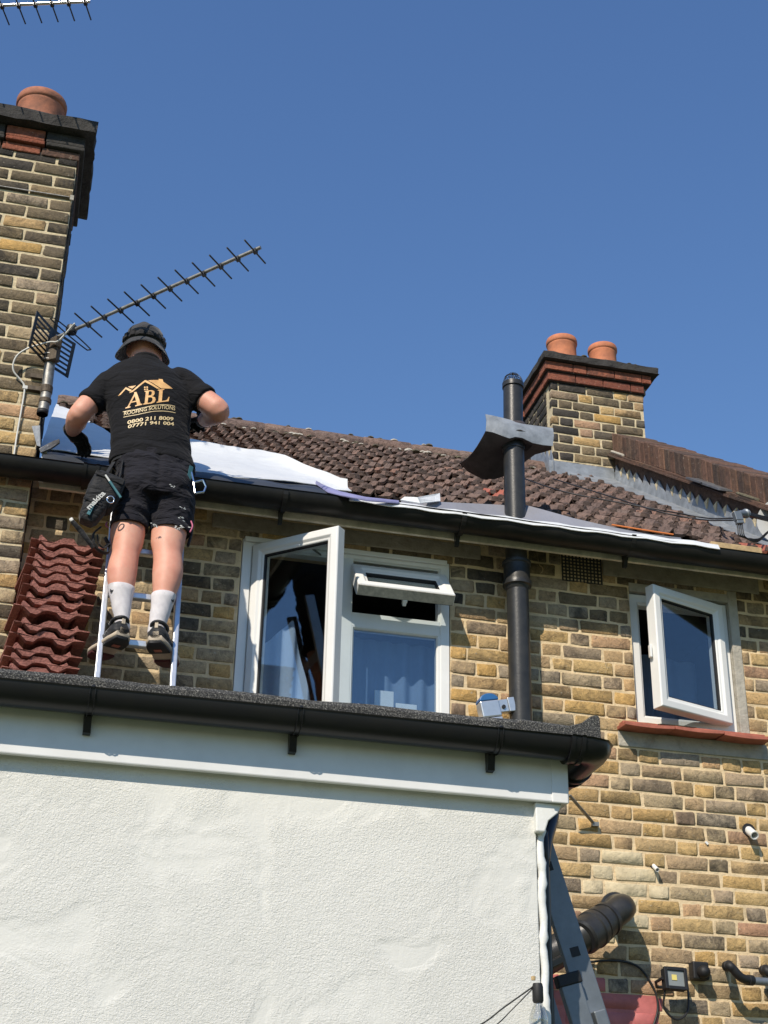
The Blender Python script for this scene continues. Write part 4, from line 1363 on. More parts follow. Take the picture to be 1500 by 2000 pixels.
w_.tube(smooth_path([(3.174,1.602,6.382), (3.382,1.062,5.993), (3.497,0.6431,5.7), (3.695,0.5036,5.608), (3.524,-0.2,5.239)], 5), 0.0045, 6)
tag(w_.build('roof_cable', 'cable_black', None, smooth=True), 'two black cables running across the roof tiles to the satellite dish', 'cable')

# ---------------------------------------------------------------- the flat-roofed extension
ext = thing('rear_extension', 'white rendered flat roofed extension with mineral felt roof in the foreground', 'extension', (0.2, -1.3, 0))
EY = -2.612
WX = 1.466
MB().box(-3.2, WX, EY, -0.02, 0.0, 2.90).build('rendered_wall', 'render', ext, bevel=0.004)
# fascia board, its returned end, and the boxed corner
fbm = MB().box(-3.2, 1.553, -2.652, -2.632, 2.828, 3.012)
fa = fbm.build('fascia', 'fascia', ext, bevel=0.004)
MB().box(-3.2, 1.545, -2.632, -2.612, 2.840, 3.0).build('fascia_backing', 'fascia', ext)
MB().box(1.538, 1.560, -2.650, -0.05, 2.829, 3.010).build('side_fascia', 'fascia', ext, bevel=0.003)
MB().box(WX, 1.536, -2.63, -0.05, 2.829, 2.842).build('side_soffit', 'fascia', ext)
MB().box(1.504, 1.556, -2.656, -2.650, 2.826, 3.012).build('fascia_joint_cover', 'fascia', ext, bevel=0.003)
# tapering white filler under the boxed corner
MB().loft([[(WX - 0.008, -2.635, z), (WX - 0.008 + w, -2.635, z), (WX - 0.008 + w, -2.57, z), (WX - 0.008, -2.57, z)] for z, w in ((2.828, 0.085), (2.80, 0.07), (2.775, 0.040), (2.74, 0.028))]).build('corner_filler', 'white_paint', ext, bevel=.004)
# felt roof with front kerb and upturned end
rfl = MB()
rings = []
for i in range(30):
    x = -3.2 + 4.79 * i / 29
    w = 0.0035 * math.sin(i * 2.3)
    rings.append([(x, -2.672, 2.985), (x, -2.676, 3.054 + w), (x, -2.664, 3.069 + w), (x, -2.60, 3.067 + w), (x, -2.52, 3.040), (x, -0.02, 3.075), (x, -0.02, 2.99)])
rfl.loft(rings)
rfl.build('felt_roof', 'felt', ext, smooth=True, autosmooth=40)
fe = MB()
prof = [(1.40, 3.0), (1.40, 3.066), (1.545, 3.058), (1.600, 3.076), (1.630, 3.100), (1.652, 3.106), (1.660, 3.098), (1.662, 3.0)]
pr2 = [(x, z) for x, z in prof]
fe.loft([[(x, y, z) for x, z in pr2] for y in (-2.681, -2.676, -2.3, -0.05)])
fe.build('felt_upstand', 'felt', ext, bevel=0.004)
# black gutter with corner and return
EZ, EGY, ER = 2.998, -2.713, 0.056
eg = thing('extension_gutter', 'glossy black half round gutter on the white extension with corner return', 'gutter', (0.2, EGY, EZ - ER))
half_round(MB(), [(-3.2, EGY, EZ), (-1.0, EGY, EZ), (0.7, EGY, EZ), (1.545, EGY, EZ - .002)], ER).build('trough', 'black_plastic', eg, smooth=True, autosmooth=40)
half_round(MB(), [(1.535, EGY, EZ - .002), (1.592, EGY, EZ - .002), (1.610, EGY + .006, EZ - .002), (1.624, EGY + .024, EZ - .002), (1.628, EGY + .05, EZ - .002), (1.628, -0.3, EZ - 0.012)], ER + .002).build('corner_return', 'black_plastic', eg, smooth=True, autosmooth=40)
un = MB()
for x in (1.535, 1.567):
    half_round(un, [(x - .006, EGY, EZ - .002), (x + .006, EGY, EZ - .002)], ER + .010, .008)
half_round(un, [(1.53, EGY, EZ - .002), (1.572, EGY, EZ - .002)], ER + .006, .006)
un.build('corner_union', 'black_plastic', eg, smooth=True, autosmooth=40)
us = MB()
for y in (-2.52, -2.48):
    half_round(us, [(1.628, y - .006, EZ - .002), (1.628, y + .006, EZ - .002)], ER + .010, .008)
us.build('return_union', 'black_plastic', eg, smooth=True, autosmooth=40)
for x in (-0.75, 0.118, 0.705, 1.305):
    b = MB()
    half_round(b, [(x - 0.005, EGY, EZ), (x - .002, EGY, EZ)], ER + 0.005, 0.004)
    half_round(b, [(x + 0.010, EGY, EZ), (x + .013, EGY, EZ)], ER + 0.005, 0.004)
    b.prism([(x - 0.010, -2.654, EZ - 0.030), (x - 0.010, -2.690, EZ - 0.052), (x - 0.008, -2.676, EZ - 0.098), (x - 0.008, -2.654, EZ - 0.100)], (0.022, 0, 0))
    b.tube([(x - .002, EGY - ER - .002, EZ + .004), (x + .010, EGY - ER - .002, EZ + .006)], .005, 6)
    b.build('bracket', 'black_plastic', eg, bevel=.0015)
# downpipe offset behind the corner
dp = MB().tube(smooth_path([(1.622, -2.30, 2.93), (1.620, -2.30, 2.88), (1.575, -2.36, 2.79), (1.548, -2.40, 2.70), (1.546, -2.40, 2.60), (1.546, -2.40, 0.1)], 5), 0.034, 16)
tag(dp.build('downpipe', 'black_plastic', None, smooth=True, autosmooth=50), 'black rainwater downpipe tucked behind the white extension corner', 'downpipe')
# lumpy white sealant over the corner pipe
bd = []
rad = []
rb = random.Random(3)
for i in range(140):
    z = 2.79 - i * 0.0195
    bd.append((WX + 0.016 + 0.003 * math.sin(i * .9), -2.600, z))
    rad.append(0.0105 + 0.0035 * rb.random() + (0.004 if rb.random() < .2 else 0))
tag(MB().tube(bd, rad, 10).build('corner_cable', 'white_paint', None, smooth=True), 'lumpy white painted cable run down the corner of the white wall', 'cable')
# festoon lamp on a cord
fl_ = thing('festoon_bulb', 'clear festoon bulb hanging at the corner of the white wall', 'light bulb', (1.433,-2.68,2.304))
bt = Vector((1.432,-2.68,2.28))
MB().lathe([(0, 0.018), (.013, .016), (.0155, .006), (.0155, -.030), (.013, -.036), (0, -.036)], bt, 20).build('socket', 'rubber', fl_, smooth=True, autosmooth=40)
MB().lathe([(.012, -.034), (.013, -.042), (.022, -.062), (.027, -.080), (.024, -.097), (.013, -.108), (0, -.111)], bt, 24).build('glass', 'bulb', fl_, smooth=True)
MB().tube([bt + Vector((0, 0, -.038)), bt + Vector((.004, 0, -.07)), bt + Vector((-.004, 0, -.085))], .0012, 5).build('filament', 'chrome', fl_)
hk = MB().lathe([(.0, 0), (.006, 0), (.007, .01), (0, .012)], bt + Vector((-.012, 0, .024)), 10)
hk.build('hook', 'wood', fl_)
lb_ = bt + Vector((-.014, 0, .006))
cd = MB().tube(smooth_path([lb_, lb_.lerp(Vector((1.251,-2.68,2.171)), .5) + Vector((0, 0, .0)), Vector((1.251,-2.68,2.171)), Vector((1.064,-2.68,2.091))], 5), 0.0022, 6)
cd.tube(smooth_path([lb_ + Vector((0, 0, -.004)), Vector((1.362,-2.66,2.225)), Vector((1.299,-2.66,2.17)), Vector((1.141,-2.66,2.071))], 5), 0.0016, 6)
tag(cd.build('festoon_cable', 'cable_black', None, smooth=True), 'thin black cord running down left from the festoon bulb', 'cable')

# ---------------------------------------------------------------- fittings on the brick wall
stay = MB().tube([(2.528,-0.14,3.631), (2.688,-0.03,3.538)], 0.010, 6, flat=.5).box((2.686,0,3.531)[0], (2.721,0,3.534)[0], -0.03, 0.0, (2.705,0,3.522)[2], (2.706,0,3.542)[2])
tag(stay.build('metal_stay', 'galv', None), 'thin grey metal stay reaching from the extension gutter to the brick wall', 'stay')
# waste elbow: large black pipe leaving the wall
wp = thing('waste_pipe', 'fat black waste pipe elbow leaving the brick wall above the red paint', 'pipe', (2.83,0,3.141))
e0 = Vector((2.768,-0.16,3.104))
p1 = Vector((2.559,-0.25,2.96)); p2 = Vector((2.421,-0.21,2.876)); p3 = Vector((2.30, -.13, 2.80))
dd = (p2 - p1).normalized()
MB().tube(smooth_path([(e0.x + .012, 0.02, e0.z + .02), (e0.x + .010, -0.05, e0.z + .018), e0 + Vector((.004, .03, .004)), e0 - Vector((.03, .03, .02)), e0.lerp(p1, .5), p1], 6), 0.066, 28).build('bend', 'soil_pipe', wp, smooth=True, autosmooth=50)
MB().lathe([(.066, 0), (.078, .002), (.078, .016), (.066, .018)], (e0.x + .010, -0.035, e0.z + .018), 28, (0, -1, 0)).build('wall_collar', 'soil_pipe', wp, smooth=True, autosmooth=40)
dd2 = (p1 - e0).normalized()
MB().lathe([(.066, -.005), (.080, 0), (.081, .02), (.075, .022), (.075, .05), (.083, .052), (.084, .085), (.070, .09)], e0.lerp(p1, .45), 28, dd2).build('socket', 'soil_pipe', wp, smooth=True, autosmooth=40)
MB().lathe([(.068, 0), (.088, .0), (.090, .03), (.084, .035), (.084, .10), (.074, .11)], e0.lerp(p1, .82), 28, dd2).build('socket', 'soil_pipe', wp, smooth=True, autosmooth=40)
MB().tube([p1, p2, p3], 0.076, 28).build('branch', 'soil_pipe', wp, smooth=True, autosmooth=50)
MB().tube([p1 + Vector((.03, 0, .02)), p1 + Vector((.03, -.01, .085))], .03, 16).build('access_cap', 'soil_pipe', wp, smooth=True, autosmooth=50)
# small white overflow pipes
def stub(label, a, b, r, hole=True):
    a, b = Vector(a), Vector(b)
    t = (b - a).normalized(); L = (b - a).length
    o = MB().lathe([(r, 0), (r, L), (r * .78, L), (r * .78, L * .3), (0, L * .3)], a, 20, t).build('overflow_pipe', 'white_paint', None, smooth=True, autosmooth=40)
    tag(o, label, 'pipe')
    MB().lathe([(r * 1.1, .0005), (r * 1.7, .001), (r * 1.6, .006), (r * 1.1, .006)], (a.x, -.001, a.z), 14, (0, -1, 0)).build('hole_edge', 'rubber', o)
stub('larger white overflow pipe stub on the brick wall at the right edge', (3.542,0,3.575), (3.534,-0.075,3.529), 0.0215)
stub('small white overflow pipe stub above the cement patch', (3.008,0,3.355), (3.006,-0.05,3.323), 0.0105)
tag(MB().obox((3.301,-0.006,3.489), (.006, 0, -.006), (0, .005, 0), (.004, 0, .004)).build('wall_plug', 'white_paint', None), 'tiny white wall plug in a mortar joint below the small window', 'plug')
# floodlight
fd = thing('floodlight', 'small black LED floodlight fixed to the lower right brick wall', 'floodlight', (3.08,0,2.813))
fc = Vector((3.016,-0.14,2.794))
fx_, fz_ = Vector((1, .12, 0)).normalized(), Vector((.05, .18, 1)).normalized()
fy_ = fx_.cross(fz_) * -1
fy_ = fz_.cross(fx_).normalized()
hb = MB().obox(fc + fy_ * .012, fx_ * .058, fy_ * .016, fz_ * .050)
fr_ = [fc + fy_ * -.006 + fx_ * sx * u + fz_ * sz * v for (sx, sz) in ((-1, -1), (1, -1), (1, 1), (-1, 1)) for u, v in ((.06, .052),)]
hb.build('housing', 'rubber', fd, bevel=.005)
fb_ = MB()
for s in (-1, 1):
    fb_.obox(fc + fx_ * s * .053 - fy_ * .008, fx_ * .008, fy_ * .008, fz_ * .052)
    fb_.obox(fc + fz_ * s * .045 - fy_ * .008, fx_ * .045, fy_ * .008, fz_ * .008)
fb_.build('bezel', 'rubber', fd, bevel=.002)
MB().obox(fc - fy_ * .006, fx_ * .046, fy_ * .002, fz_ * .038).build('lens', 'lamp_glass', fd)
MB().obox(fc - fy_ * .010 - fx_ * .008 + fz_ * .004, fx_ * .013, fy_ * .001, fz_ * .013).build('led_chip', 'led', fd)
MB().tube([fc - fx_ * .065 - fz_ * .0, fc - fx_ * .068 + fy_ * .06, fc - fx_ * .03 + fy_ * .12, fc + fx_ * .05 + fy_ * .12], .008, 6).build('bracket', 'rubber', fd)
MB().tube(smooth_path([fc - fz_ * .04 - fx_ * .045 + fy_ * .02, fc - fz_ * .12 - fx_ * .035 + fy_ * .06, fc - fz_ * .165 + fx_ * .03 + fy_ * .07, fc - fz_ * .12 + fx_ * .10 + fy_ * .08, fc - fz_ * .02 + fx_ * .115 + fy_ * .08, fc + fz_ * .02 + fx_ * .115 + fy_ * .09], 6), .0055, 8).build('flex', 'cable_black', fd, smooth=True)
jb = Vector((3.194,-0.03,2.857))
jo = MB().obox(jb, (.042, 0, 0), (0, .028, 0), (0, 0, .042)).build('sensor_box', 'rubber', None, bevel=.008)
tag(jo, 'square black sensor box with domed eye beside the floodlight', 'sensor')
MB().lathe([(0.030, 0), (.030, .015), (.026, .035), (.014, .045), (0, .047)], jb + Vector((.004, -.028, -.008)), 18, (0, -1, -.1)).build('sensor_eye', 'rubber', jo, smooth=True, autosmooth=40)
# black pipe elbows at the right edge
def elbow(label, pts, r, mat, sock):
    t = thing('waste_elbow', label, 'pipe', pts[0])
    MB().tube(smooth_path(pts, 5), r, 18).build('tube', mat, t, smooth=True, autosmooth=50)
    for p, d in sock:
        MB().lathe([(r, 0), (r * 1.18, .002), (r * 1.18, .03), (r, .032)], p, 18, d).build('socket', 'rubber', t, smooth=True, autosmooth=40)
    return t
k1 = [Vector((3.369,0.02,2.902)), Vector((3.299,-0.14,2.872)), Vector((3.311,-0.155,2.853)), Vector((3.347,-0.15,2.821)), Vector((3.388,-0.14,2.811)), Vector((3.419,-0.13,2.812))]
elbow('black pipe elbow turning down to a grey pipe at the right edge', k1, .021, 'rubber', [(k1[1] + Vector((0, .03, 0)), (0, -1, 0)), (k1[4], (k1[5] - k1[4]).normalized())])
tag(MB().tube([Vector((3.401,-0.135,2.81)), Vector((3.766,-0.13,2.806))], .019, 18).build('waste_run', 'alum_grey', None, smooth=True, autosmooth=50), 'short grey horizontal waste pipe at the right edge', 'pipe')
k2 = [Vector((3.569,0.02,2.897)), Vector((3.505,-0.11,2.87)), Vector((3.519,-0.125,2.847)), Vector((3.559,-0.12,2.821))]
elbow('second black pipe elbow cut off by the right edge', k2, .021, 'rubber', [(k2[1] + Vector((0, .03, 0)), (0, -1, 0))])
tag(MB().tube(smooth_path([(2.612,-0.02,2.865), (2.744,-0.015,2.883), (2.843,-0.014,2.879), (2.904,-0.014,2.852), (2.947,-0.014,2.796), (2.974,-0.014,2.735), (2.974,-0.014,2.665), (2.942,-0.014,2.583)], 6), .0055, 8).build('wall_cable', 'cable_black', None, smooth=True), 'black cable curving over the brick wall beside the red painted bricks', 'cable')
# black vent box low at the right edge
# box light by the soil pipe
bl = thing('wall_lamp', 'silver and blue box lamp on a bracket beside the soil pipe', 'lamp', (2.183,0,4.056))
u0 = Vector((2.125,-0.14,4.022))
ux = (Vector((2.157,-0.14,4.07)) - Vector((2.056,-0.14,4.057))).normalized() * .5
tilt = Matrix.Rotation(R(-12), 3, 'Y')
hx, hz, hy = tilt @ Vector((1, 0, 0)), tilt @ Vector((0, 0, 1)), Vector((0, 1, 0))
MB().obox(u0, hx * .050, hy * .035, hz * .042).build('body', 'alum', bl, bevel=.006)
MB().obox(u0 - hz * .066 + hx * .004, hx * .047, hy * .032, hz * .022).build('base', 'alum', bl, bevel=.004)
cap = MB()
cap.loft([[u0 + hx * (.050 * math.cos(a)) + hy * y + hz * (.043 + .036 * math.sin(a)) for a in [math.pi * i / 12 for i in range(13)]] for y in (-.036, .036)])
cap.build('cap', 'blue', bl, bevel=.004)
MB().obox(u0 + hx * .075 + hz * .012, hx * .024, hy * .020, hz * .032).obox(u0 + hx * .118 + hz * .014, hx * .018, hy * .024, hz * .036).build('bracket', 'alum', bl, bevel=.003)
MB().lathe([(.0, 0), (.010, .0), (.010, .006), (0, .006)], u0 + hx * .072 - hy * .021 + hz * .005, 12, (0, -1, 0)).build('screw', 'rubber', bl)
# curled strip added in place of a sunlit spot under the eaves
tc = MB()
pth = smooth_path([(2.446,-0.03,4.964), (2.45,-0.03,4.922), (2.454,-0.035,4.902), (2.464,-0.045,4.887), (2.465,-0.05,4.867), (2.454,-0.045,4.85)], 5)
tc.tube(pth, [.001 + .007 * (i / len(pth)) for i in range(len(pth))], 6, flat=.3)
tag(tc.build('sun_spot_strip', 'wood', None), 'small curled cream strip standing in for a sunlit spot right of the soil pipe', 'strip')

# ---------------------------------------------------------------- ladders
def ladder(label, name, loc, foot_l, foot_r, top_l, top_r, rungs, mat, sw, sd_, holes=False, rung_r=(0.017, 0.015)):
    t = thing(name, label, 'ladder', loc)
    fl0, fr0, tl0, tr0 = map(Vector, (foot_l, foot_r, top_l, top_r))
    for a, b in ((fl0, tl0), (fr0, tr0)):
        d = (b - a).normalized()
        x = (fr0 - fl0).normalized()
        n = d.cross(x).normalized()
        s = MB().obox((a + b) / 2, x * sw, n * sd_, (b - a) / 2)
        so = s.build('stile', mat, t, bevel=.004)
        MB().obox(a + d * .02, x * (sw + .003), n * (sd_ + .003), d * .025).build('foot', 'rubber', t, bevel=.004)
    for k in rungs:
        a, b = fl0.lerp(tl0, k), fr0.lerp(tr0, k)
        d = (tl0 - fl0).normalized(); x = (b - a).normalized(); n = d.cross(x).normalized()
        hz = Vector((0, 0, 1)); ny = hz.cross(x).normalized()
        MB().obox((a + b) / 2, (b - a) / 2, ny * rung_r[0], hz * rung_r[1]).build('rung', mat, t, bevel=.005)
    return t
# the man's ladder: stands on the felt roof, rests on the gutter
LZ0, LZ1 = 3.065, 4.80
def lad(x, z):
    return (x, -0.86 + (z - LZ0) * 0.262, z)
rz = [(z - LZ0) / (LZ1 - LZ0) for z in (3.23, 3.485, 3.74, 3.985, 4.238, 4.49)]
ladder('short silver aluminium ladder under the man on the flat roof', 'ladder', (0.36, -0.8, 3.06), lad(0.200, LZ0), lad(0.520, LZ0), lad(0.195, LZ1), lad(0.520, LZ1), rz, 'alum', .0125, .028)
# the long grey ladder seen side-on beside the extension
ga0, ga1 = Vector((1.758,-2.3,2.238)), Vector((1.601,-2.3,2.75))
gd = (ga1 - ga0).normalized()
gf = ga0 - gd * (ga0.z / gd.z); gt = ga1 + gd * 0.18
gl = thing('ladder', 'long dull grey ladder seen edge on behind the white extension corner', 'ladder', tuple(gf))
gx = Vector((0, 1, 0)).cross(gd).normalized()
for yy in (0.0, 0.38):
    s = MB().obox((gf + gt) / 2 + Vector((0, yy, 0)), gx * .041, (0, .012, 0), (gt - gf) / 2)
    s.build('stile', 'alum_grey', gl, bevel=.003)
L = (gt - gf).length
for k in range(int(L / .27)):
    c = gf + gd * (0.145 + k * .27)
    MB().tube([c + Vector((0, -.0, 0)), c + Vector((0, .38, 0))], .013, 4).build('rung', 'alum_grey', gl)
    MB().obox(c + Vector((0, -.0125, 0)), gx * .0145, (0, .0012, 0), gd * .0145).build('rung_end', 'rubber', gl)
# second section riding on it
g2 = MB()
c2 = Vector((1.679,-2.34,2.281))
g2.obox(c2 - gd * .5, gx * .034, (0, .014, 0), gd * .58)
g2.build('lower_section', 'alum_grey', gl, bevel=.004)
MB().obox(c2 + gd * .095, gx * .040, (0, .018, 0), gd * .018).build('section_cap', 'rubber', gl, bevel=.004)
MB().obox(Vector((1.758,-2.33,2.249)), gx * .020, (0, .02, 0), gd * .04).build('guide_bracket', 'alum_grey', gl, bevel=.004)

# ---------------------------------------------------------------- stack of new roof tiles
def stack_tile(seed):
    r = random.Random(seed)
    w, l, th = 0.335, 0.40, 0.017
    prof = [(0.0, .010), (.034, .010), (.036, .030), (.045, .032), (.075, .006), (.105, .004), (.128, .024), (.150, .030), (.190, .028), (.212, .006), (.245, .002), (.262, .012), (.276, .026), (.284, .010), (.335, .006)]
    rings = []
    for k, yy in enumerate((0.0, 0.03, .045, l)):
        tp = [(x - w / 2, yy + (r.uniform(-.004, .004) if k == 0 else 0), z + (r.uniform(-.003, .003) if k < 2 else 0) - (0.004 if k == 0 else 0)) for x, z in prof]
        bt_ = [(x - w / 2, yy + (r.uniform(-.003, .003) if k == 0 else 0), z - (th + (.019 if k < 2 and 2 <= i <= 12 else 0)) + (.003 if k == 0 else 0) + (.006 if i < 2 or i > 13 else 0)) for i, (x, z) in reversed(list(enumerate(prof)))]
        rings.append(tp + bt_)
    mb = MB(); mb.loft(rings)
    return mb
TSM = []
for k in range(5):
    mb = stack_tile(k)
    me = mb.mesh('roof_tile')
    bm = bmesh.new(); bm.from_mesh(me); bmesh.ops.recalc_face_normals(bm, faces=bm.faces); bm.to_mesh(me); bm.free()
    me.materials.append(M['new_tile']); TSM.append(me)
ords = ['topmost', 'second from the top', 'third from the top', 'fourth from the top', 'fifth from the top', 'sixth from the top', 'seventh from the top', 'eighth from the top',
        'ninth from the top', 'tenth from the top', 'eleventh from the top', 'twelfth from the top', 'thirteenth from the top']
rs_ = random.Random(4)
zt = 4.505
extra = {6: 0.012, 7: 0.030, 9: 0.022}
for k in range(29):
    o = bpy.data.objects.new('spare_tile', rs_.choice(TSM))
    xo = (0.0 if k < 7 else -0.030) + rs_.uniform(-.008, .008) - 0.0035 * (k - (7 if k >= 7 else 0)) * (1 if k < 13 else .3)
    yo = rs_.uniform(-.012, .012) - (0.03 if k >= 7 else 0)
    o.location = (0.010 + xo, -0.46 + yo, zt)
    o.rotation_euler = (R(-2 + rs_.uniform(-1.5, 1.5)), R(rs_.uniform(-1.0, 1.5)), R(6 + rs_.uniform(-3, 3)))
    col.objects.link(o)
    zt -= 0.0485 + rs_.uniform(-.004, .004) + extra.get(k, 0)
    if k < 13:
        tag(o, 'new red concrete roof tile, %s of the stack beside the ladder' % ords[k], 'roof tile', 'stack of new roof tiles')
    else:
        tag(o, 'new red roof tile low in the stack, hidden behind the flat roof edge', 'roof tile', 'stack of new roof tiles')
    if zt < 3.10: break

# ---------------------------------------------------------------- the roofer on the ladder
def ell(c, hw, b, ax=Vector((1, 0, 0)), ay=Vector((0, 1, 0)), n=24, sq=1.0):
    c = Vector(c)
    out = []
    for k in range(n):
        a = 2 * math.pi * k / n
        ca, sa = math.cos(a), math.sin(a)
        if sq != 1.0:
            ca = math.copysign(abs(ca) ** sq, ca); sa = math.copysign(abs(sa) ** sq, sa)
        out.append(c + ax * hw * ca + ay * b * sa)
    return out
def rloft(mb, rows, grow=0.0, sq=1.0, dy=0.0):
    """rows of (cx, cy, cz, half width, half depth)"""
    mb.loft([ell((r[0], r[1] + dy, r[2]), r[3] + grow, r[4] + grow, sq=sq) for r in rows])
    return mb
def limb(mb, pts, rad, k=4, n=16, flat=1.0):
    P = smooth_path(pts, k)
    rr = []
    for i in range(len(P)):
        t = i / (len(P) - 1) * (len(rad) - 1)
        a = min(int(t), len(rad) - 2)
        rr.append(rad[a] + (rad[a + 1] - rad[a]) * (t - a))
    mb.tube(P, rr, n, True, flat)
    for p, r in ((P[0], rr[0]), (P[-1], rr[-1])):
        mb.lathe([(0, -r * .95), (r * .5, -r * .82), (r * .85, -r * .45), (r * .98, 0), (r * .85, r * .45), (r * .5, r * .82), (0, r * .95)], p, 12)
    return mb
def remesh(name, mb, voxel, smooth_n, mat, parent, wrinkle=None):
    me = mb.mesh(name + '_src')
    bm = bmesh.new(); bm.from_mesh(me); bmesh.ops.recalc_face_normals(bm, faces=bm.faces); bm.to_mesh(me); bm.free()
    o = bpy.data.objects.new(name + '_src', me)
    col.objects.link(o)
    m = o.modifiers.new('r', 'REMESH'); m.mode = 'VOXEL'; m.voxel_size = voxel; m.adaptivity = 0.0
    s = o.modifiers.new('s', 'SMOOTH'); s.factor = 0.5; s.iterations = smooth_n
    dg = bpy.context.evaluated_depsgraph_get()
    dg.update()
    new = bpy.data.meshes.new_from_object(o.evaluated_get(dg))
    bpy.data.objects.remove(o)
    new.name = name
    if wrinkle:
        cs = [v.co.copy() for v in new.vertices]
        ns = [v.normal.copy() for v in new.vertices]
        for v, c, n_ in zip(new.vertices, cs, ns):
            v.co = c + n_ * wrinkle(c)
    new.materials.clear()
    new.polygons.foreach_set('use_smooth', [True] * len(new.polygons))
    return link(name, new, mat, parent)

man = thing('person', 'man in black T-shirt, shorts and sun hat standing on the ladder with his back turned', 'person', (0.36, -0.6, 4.0))

# --- silhouettes of legs and arms
LL = [(0.2768,-0.5450,4.7031,0.0613,0.070), (0.2677,-0.5550,4.6171,0.0701,0.074), (0.2642,-0.5700,4.5437,0.0812,0.080), (0.2674,-0.5850,4.4721,0.0714,0.072), (0.2641,-0.5980,4.4220,0.0618,0.064), (0.2590,-0.6110,4.3695,0.0660,0.066), (0.2561,-0.6230,4.3182,0.0679,0.068),
      (0.2581,-0.6320,4.2668,0.0631,0.062), (0.2599,-0.6400,4.2188,0.0516,0.052), (0.2676,-0.6500,4.1538,0.0402,0.043), (0.2762,-0.6570,4.0835,0.0288,0.037), (0.2847,-0.6600,4.0397,0.0265,0.040)]
RL = [(0.4507,-0.5450,4.7279,0.0764,0.070), (0.4566,-0.5550,4.6434,0.0735,0.074), (0.4517,-0.5700,4.5693,0.0824,0.080), (0.4491,-0.5850,4.4965,0.0771,0.072), (0.4518,-0.5980,4.4468,0.0674,0.064), (0.4581,-0.6110,4.3954,0.0683,0.066), (0.4592,-0.6230,4.3392,0.0702,0.068),
      (0.4562,-0.6320,4.2818,0.0629,0.062), (0.4500,-0.6400,4.2225,0.0500,0.052), (0.4426,-0.6500,4.1505,0.0418,0.043), (0.4340,-0.6570,4.0853,0.0348,0.037), (0.4300,-0.6600,4.0374,0.0335,0.040)]
LS, LE, LWr, LH = Vector((0.1075,-0.42,5.395)), Vector((-0.0183,-0.44,5.199)), Vector((-0.0431,-0.225,5.225)), Vector((-0.0262,-0.16,5.22))
RS, RE, RW, RH = Vector((0.4641,-0.42,5.467)), Vector((0.6416,-0.5,5.295)), Vector((0.593,-0.29,5.349)), Vector((0.5805,-0.23,5.381))

body = MB()
torso = [(0.3749,-0.5350,4.7679,0.1503,0.085), (0.3698,-0.5300,4.8323,0.1606,0.100), (0.3476,-0.5000,4.9550,0.1672,0.100), (0.3257,-0.4750,5.0917,0.1716,0.100), (0.3071,-0.4500,5.2463,0.1886,0.110), (0.2938,-0.4350,5.3699,0.1967,0.110), (0.2814,-0.4200,5.4509,0.1841,0.095), (0.2746,-0.4150,5.4977,0.1417,0.080), (0.2736,-0.4100,5.5367,0.0939,0.066)]
rloft(body, torso)
neck = [(0.2818,-0.4100,5.5020,0.0887,0.070), (0.2755,-0.4050,5.5492,0.0839,0.066), (0.2693,-0.3950,5.5998,0.0817,0.066), (0.2639,-0.3850,5.6418,0.0820,0.072)]
rloft(body, neck)
HC = Vector((0.2577,-0.365,5.672))
head = []
for k in range(13):
    a = -math.pi / 2 + math.pi * k / 12
    head.append(ell(HC + Vector((0, 0.012 * math.sin(a), 0.118 * math.sin(a))), max(.002, 0.079 * math.cos(a) ** .8), max(.002, 0.097 * math.cos(a) ** .8)))
body.loft(head)
for s in (-1, 1):      # ears, and on the far side a brow, nose and chin
    body.loft([ell(HC + Vector((s * (0.078 + d), 0.0 - d * .5, -0.022)), w, h, Vector((0, 1, 0)), Vector((0, 0, 1)), 12) for d, w, h in ((-.012, .018, .030), (.004, .020, .033), (.010, .014, .027))])
limb(body, [HC + Vector((0, .088, .012)), HC + Vector((0, .112, -.022)), HC + Vector((0, .112, -.032))], [.010, .014, .015], 3, 10)
limb(body, [HC + Vector((-.03, .062, -.10)), HC + Vector((0, .085, -.105)), HC + Vector((.03, .062, -.10))], [.02, .022, .02], 3, 10)
limb(body, [HC + Vector((-.022, .090, -.060)), HC + Vector((0, .100, -.060)), HC + Vector((.022, .090, -.060))], [.006, .008, .006], 3, 8)
limb(body, [HC + Vector((-.045, .080, .022)), HC + Vector((0, .096, .024)), HC + Vector((.045, .080, .022))], [.010, .010, .010], 3, 8)
rloft(body, LL[::-1]); rloft(body, RL[::-1])
limb(body, [LS, LS.lerp(LE, .55) + Vector((-.004, 0, .004)), LE, LE.lerp(LWr, .45), LWr], [.064, .058, .054, .052, .034], 5, 18)
limb(body, [RS, RS.lerp(RE, .55), RE, RE.lerp(RW, .45), RW], [.066, .060, .056, .055, .036], 5, 18)
limb(body, [LWr, LH], [.033, .028], 3, 12); limb(body, [RW, RH], [.034, .028], 3, 12)
for F in (LL, RL):     # feet inside the trainers
    a = Vector(F[-1][:3])
    s = -1 if F is LL else 1
    limb(body, [a, a + Vector((0, -.02, -.040)), a + Vector((s * .02, .07, -.050))], [.030, .028, .022], 4, 12)
bo = remesh('body', body, 0.0085, 6, 'skin', man)

